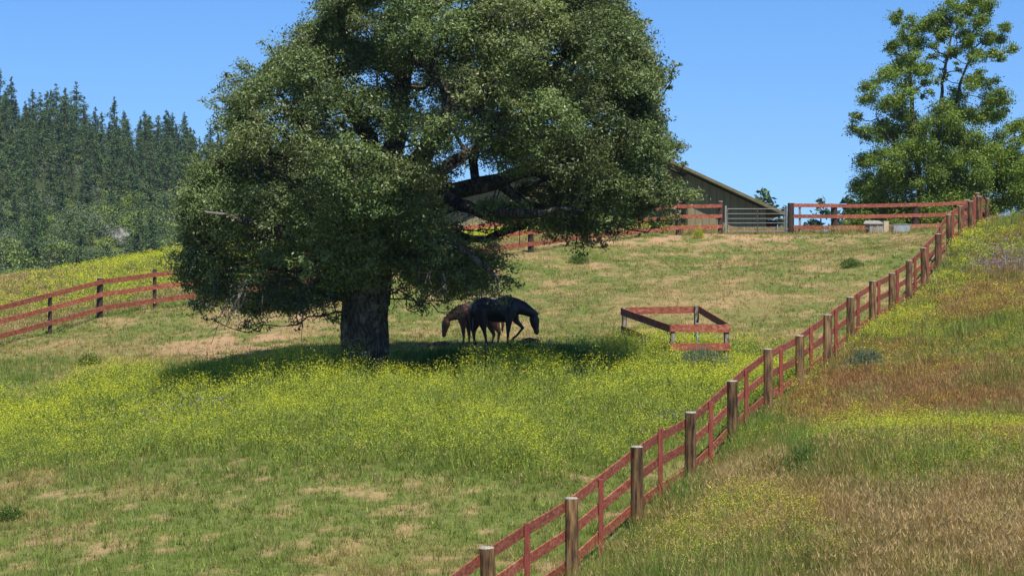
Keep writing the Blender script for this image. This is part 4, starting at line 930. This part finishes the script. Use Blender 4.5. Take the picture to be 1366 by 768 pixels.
for i in range(14000):
    if cb >= 230: break
    Y = math.sqrt(rng.uniform(188**2, 330**2)); px = rng.uniform(-40, 400); X = (px-683)/F*Y
    if Y > 270 and rng.uniform() < .6: continue
    if any((X-a)**2+(Y-b_)**2 < 2.6**2 for a, b_ in used): continue
    if blocks_rock(X, Y): continue
    used.append((X, Y)); cb += 1
    inst('round_tree', BM[int(rng.integers(0,6))], X, Y, rng.uniform(.55,1.25), 'low rounded green tree among the pines on the far wooded hillside', 'tree', 'rounded trees on the far hillside')
# brush too dense to count
bv = []; bc = []
for i in range(1000):
    Y = math.sqrt(rng.uniform(188**2, 420**2)); X = (rng.uniform(-50, 420)-683)/F*Y; r = rng.uniform(.6,1.7); p = palB[int(rng.integers(0,3))]
    v, f, c = cluster_leaves(np.array([[X, Y, H(X,Y)+r*.4]]), np.array([r]), 150, .34, p, .7, .5, .2); bv.append(v); bc.append(c)
bv = np.concatenate(bv); o = link('hillside_brush', mesh_np('hillside_brush', bv, np.arange(len(bv)).reshape(-1,4), M['needle'], np.concatenate(bc))); tag(o, 'low scrub covering the far hillside between the pines', 'scrub', kind='stuff')
# conifers that rise over the crest
for px, py, Y, mi, s, lab in [(1020,252,150,1,None,'pine top rising behind the right end of the barn roof'),(1095,266,185,3,None,'slim pointed conifer seen between the first hilltop fence rails'),(1131,264,170,0,None,'dark conifer beside the left edge of the leafy hilltop tree'),
                           (1150,272,176,4,None,'conifer half hidden behind the left side of the leafy hilltop tree'),(1118,285,200,2,None,'small low conifer just right of the slim pointed one'),(1168,276,190,5,None,'conifer behind the lower crown of the leafy hilltop tree'),
                           (1045,276,210,4,None,'small conifer just beside the gate post below the roof end'),(1364,262,160,2,None,'conifer at the right edge above the grassy bank'),(1073,296,230,5,None,'tiny distant conifer left of the slim pointed one')]:
    X = (px-683)/F*Y; hh = (384-py)/F*Y-H(X, Y); inst('pine_tree', PM[mi], X, Y, hh/(10+mi*.9)/.98, lab, 'pine tree')
# pale rock outcrop on the hill
M['rock'] = surf_mat('pale_rock', [(.40,(.07,.065,.055)),(.60,(.28,.26,.23))], (1,1,1), 1.6, 6., .9, .6, bdist=.2)
def rock(r, seed, flat=.6):
    bm = bmesh.new(); bmesh.ops.create_icosphere(bm, subdivisions=3, radius=r)
    for v in bm.verts:
        p = np.array(v.co); k = 1+.55*(float(vnoise(p[0]/r*1.3+seed, p[1]/r*1.3+p[2]/r*1.7, seed))-.5)+.25*(float(vnoise(p[0]/r*3.1+seed, p[1]/r*3+p[2]/r*3, seed+4))-.5)
        v.co = v.co*k; v.co.z *= flat
    me = bpy.data.meshes.new('rock'); bm.to_mesh(me); bm.free(); me.materials.append(M['rock']); return me
for k, (px, py, r, lab) in enumerate([(137,306,1.5,'pale grey rock outcrop on the far hillside, the left one of two'),(159,310,1.35,'pale grey rock outcrop on the far hillside, the right one of two')]):
    p = RK[k]
    o = link('rock_outcrop', rock(r, 30+k*7, .95), None, (p[0], p[1], H(*p)-r*.05)); tag(o, lab, 'rock')
for k, (px, py, r, lab) in enumerate([(262,408,.30,'pale stone lying by the fence at the left edge of the oak crown'),(276,412,.22,'small pale stone beside the larger stone left of the oak crown')]):
    g_ = G(px, py); o = link('stone', rock(r, 60+k, .5), None, (g_[0], g_[1], g_[2]+.02)); tag(o, lab, 'stone')
M['mound'] = surf_mat('dark_soil', [(.3,(.03,.024,.018)),(.7,(.07,.055,.04))], (1,1,1), 6., 6., .95, .6)
for px, py, Y, r, lab in [(586,466,65.2,.42,'dark mound of earth in front of the brown horse nose'),(705,462,66,.35,'dark tussocky mound of earth below the head of the black horse')]:
    x_, y_ = at(px, Y); me = rock(r, int(px), .5); me.materials.clear(); me.materials.append(M['mound']); o = link('earth_mound', me, None, (x_, y_, H(x_, y_)+.02)); tag(o, lab, 'mound')

# ---- single weeds and shrubs one can point at
def weed(px, py, r, h_, pal_, label, n=420, sz=.06, name='leafy_weed'):
    g_ = G(px, py); m = int(n*4); a = rng.normal(0,1,(m,3))*np.array([r*.55,r*.55,0]); hz = rng.uniform(0,1,m)**.7*h_*np.clip(1-(a[:,0]**2+a[:,1]**2)/(r*r*2.4), .15, 1)
    P = a; P[:,2] = hz; v, c = leaves(P, np.zeros((m,3)), rng.uniform(.6,1.3,m)*sz, .4, jit(mixc(np.tile(pal_[0],(m,1)), pal_[1], rng.uniform(0,1,m)), .15))
    k_ = rng.uniform(0,1,m) < .25; v = v.reshape(m,4,3); v[k_, 2, 2] += h_*.35; v = v.reshape(-1,3)
    o = link(name, mesh_np(name, v, np.arange(len(v)).reshape(-1,4), M['grass'], c), None, tuple(g_)); tag(o, label, 'weed')
dg_ = (np.array([.09,.15,.03]), np.array([.15,.22,.05])); gg_ = (np.array([.13,.17,.10]), np.array([.19,.23,.14])); lg_ = (np.array([.07,.16,.03]), np.array([.13,.25,.05]))
weed(1075,632,.34,.42,dg_,'dark green bushy weed in the dry grass right of the diagonal fence')
weed(1155,498,.50,.55,gg_,'grey green leafy weed beside the diagonal fence on the bank', 520)
weed(120,487,.3,.32,dg_,'dark green weed at the top edge of the mustard in the left pasture')
weed(895,560,.40,.18,gg_,'low grey green weed against the pasture side of the diagonal fence')
if 0: weed(355,622,.4,.22,dg_,'low flat dark green weed below the mustard in the lower left pasture')
weed(12,694,.30,.22,dg_,'dark green weed at the left edge of the lower pasture')
if 0: weed(212,688,.16,.22,lg_,'bright green weed tuft in the lower left pasture')
weed(772,352,.35,.34,dg_,'dark green weed on the pale ground below the back fence')
weed(1135,357,.35,.30,dg_,'dark green weed in the upper pasture below the concrete trough')
weed(600,494,.75,.55,lg_,'tall green weeds shaded by the oak just right of its trunk', 900, .07)
weed(690,484,.8,.50,lg_,'tall green weeds in the oak shade in front of the black horse', 900, .07)
weed(750,486,.8,.45,lg_,'tall green weeds at the right end of the oak shade', 800, .07)
weed(935,500,.7,.65,gg_,'grey green weeds growing under the front rails of the pen', 900, .06)
weed(870,478,.7,.55,gg_,'grey green weeds inside the left side of the pen', 800, .06)
weed(695,320,.4,.35,lg_,'green weeds behind the back fence beside the oak crown',300,.08)
weed(932,318,.2,.42,(np.array([.35,.38,.05]),np.array([.5,.5,.06])),'yellow flowering weed at the foot of the fence by the barn',260,.06)
# ------------------------------------------------------------------ camera, sun, sky
cam = bpy.data.cameras.new('camera'); cam.sensor_width = 36; cam.lens = 36*F/1366; cam.clip_start = .5; cam.clip_end = 6000
co = bpy.data.objects.new('camera', cam); COL.objects.link(co); co.location = (0,0,0); co.rotation_euler = (R(90), 0, 0); scene.camera = co
SE, SA = 59., 20.     # sun height; degrees to the right of straight behind the camera
sd = Vector((math.sin(R(SA))*math.cos(R(SE)), -math.cos(R(SA))*math.cos(R(SE)), math.sin(R(SE))))
sl = bpy.data.lights.new('sun', 'SUN'); sl.energy = 4.2; sl.angle = R(.55); sl.color = (1.,.955,.88)
so = bpy.data.objects.new('sun', sl); COL.objects.link(so); so.rotation_euler = sd.to_track_quat('Z', 'Y').to_euler(); so.location = (0,0,60)
w = bpy.data.worlds.new('World'); scene.world = w; w.use_nodes = True; nt = w.node_tree; nt.nodes.clear()
sky = nt.nodes.new('ShaderNodeTexSky'); sky.sky_type = 'NISHITA'; sky.sun_disc = False; sky.sun_elevation = R(SE); sky.sun_rotation = R(180-SA)
sky.air_density = 1.; sky.dust_density = .05; sky.ozone_density = 5.; sky.altitude = 2500
hs = nt.nodes.new('ShaderNodeHueSaturation'); hs.inputs['Saturation'].default_value = 1.22; hs.inputs['Hue'].default_value = .506
bgn = nt.nodes.new('ShaderNodeBackground'); bgn.inputs[1].default_value = .096
ow = nt.nodes.new('ShaderNodeOutputWorld')
tc = nt.nodes.new('ShaderNodeTexCoord'); mp = nt.nodes.new('ShaderNodeMapping'); mp.inputs['Location'].default_value = (0,0,.055); mp.inputs['Scale'].default_value = (1,1,.75)
nt.links.new(tc.outputs['Generated'], mp.inputs[0]); nt.links.new(mp.outputs[0], sky.inputs['Vector']) if 'Vector' in sky.inputs else print('no vector')
nt.links.new(sky.outputs[0], hs.inputs['Color']); nt.links.new(hs.outputs[0], bgn.inputs[0]); nt.links.new(bgn.outputs[0], ow.inputs[0])
hb = MB(); hb.box((-620,-300,-40), (620,960,70)); hm, hn, ho = newmat('haze'); hv = hn.nodes.new('ShaderNodeVolumePrincipled')
hv.inputs['Color'].default_value = (.72,.84,1,1); hv.inputs['Density'].default_value = .00012; hv.inputs['Anisotropy'].default_value = .2
hn.links.new(hv.outputs[0], ho.inputs['Volume']); hz_ = hb.build('haze', hm); tag(hz_, 'thin blue summer haze filling the air over pasture and hillside', 'haze', kind='stuff')
scene.view_settings.view_transform = 'Standard'; scene.view_settings.look = 'None'; scene.view_settings.exposure = .68; scene.view_settings.gamma = 1
scene.view_settings.use_curve_mapping = False
scene.cycles.max_bounces = 6; scene.cycles.diffuse_bounces = 3; scene.cycles.glossy_bounces = 2; scene.cycles.transmission_bounces = 4; scene.cycles.transparent_max_bounces = 4
scene.cycles.use_denoising = True
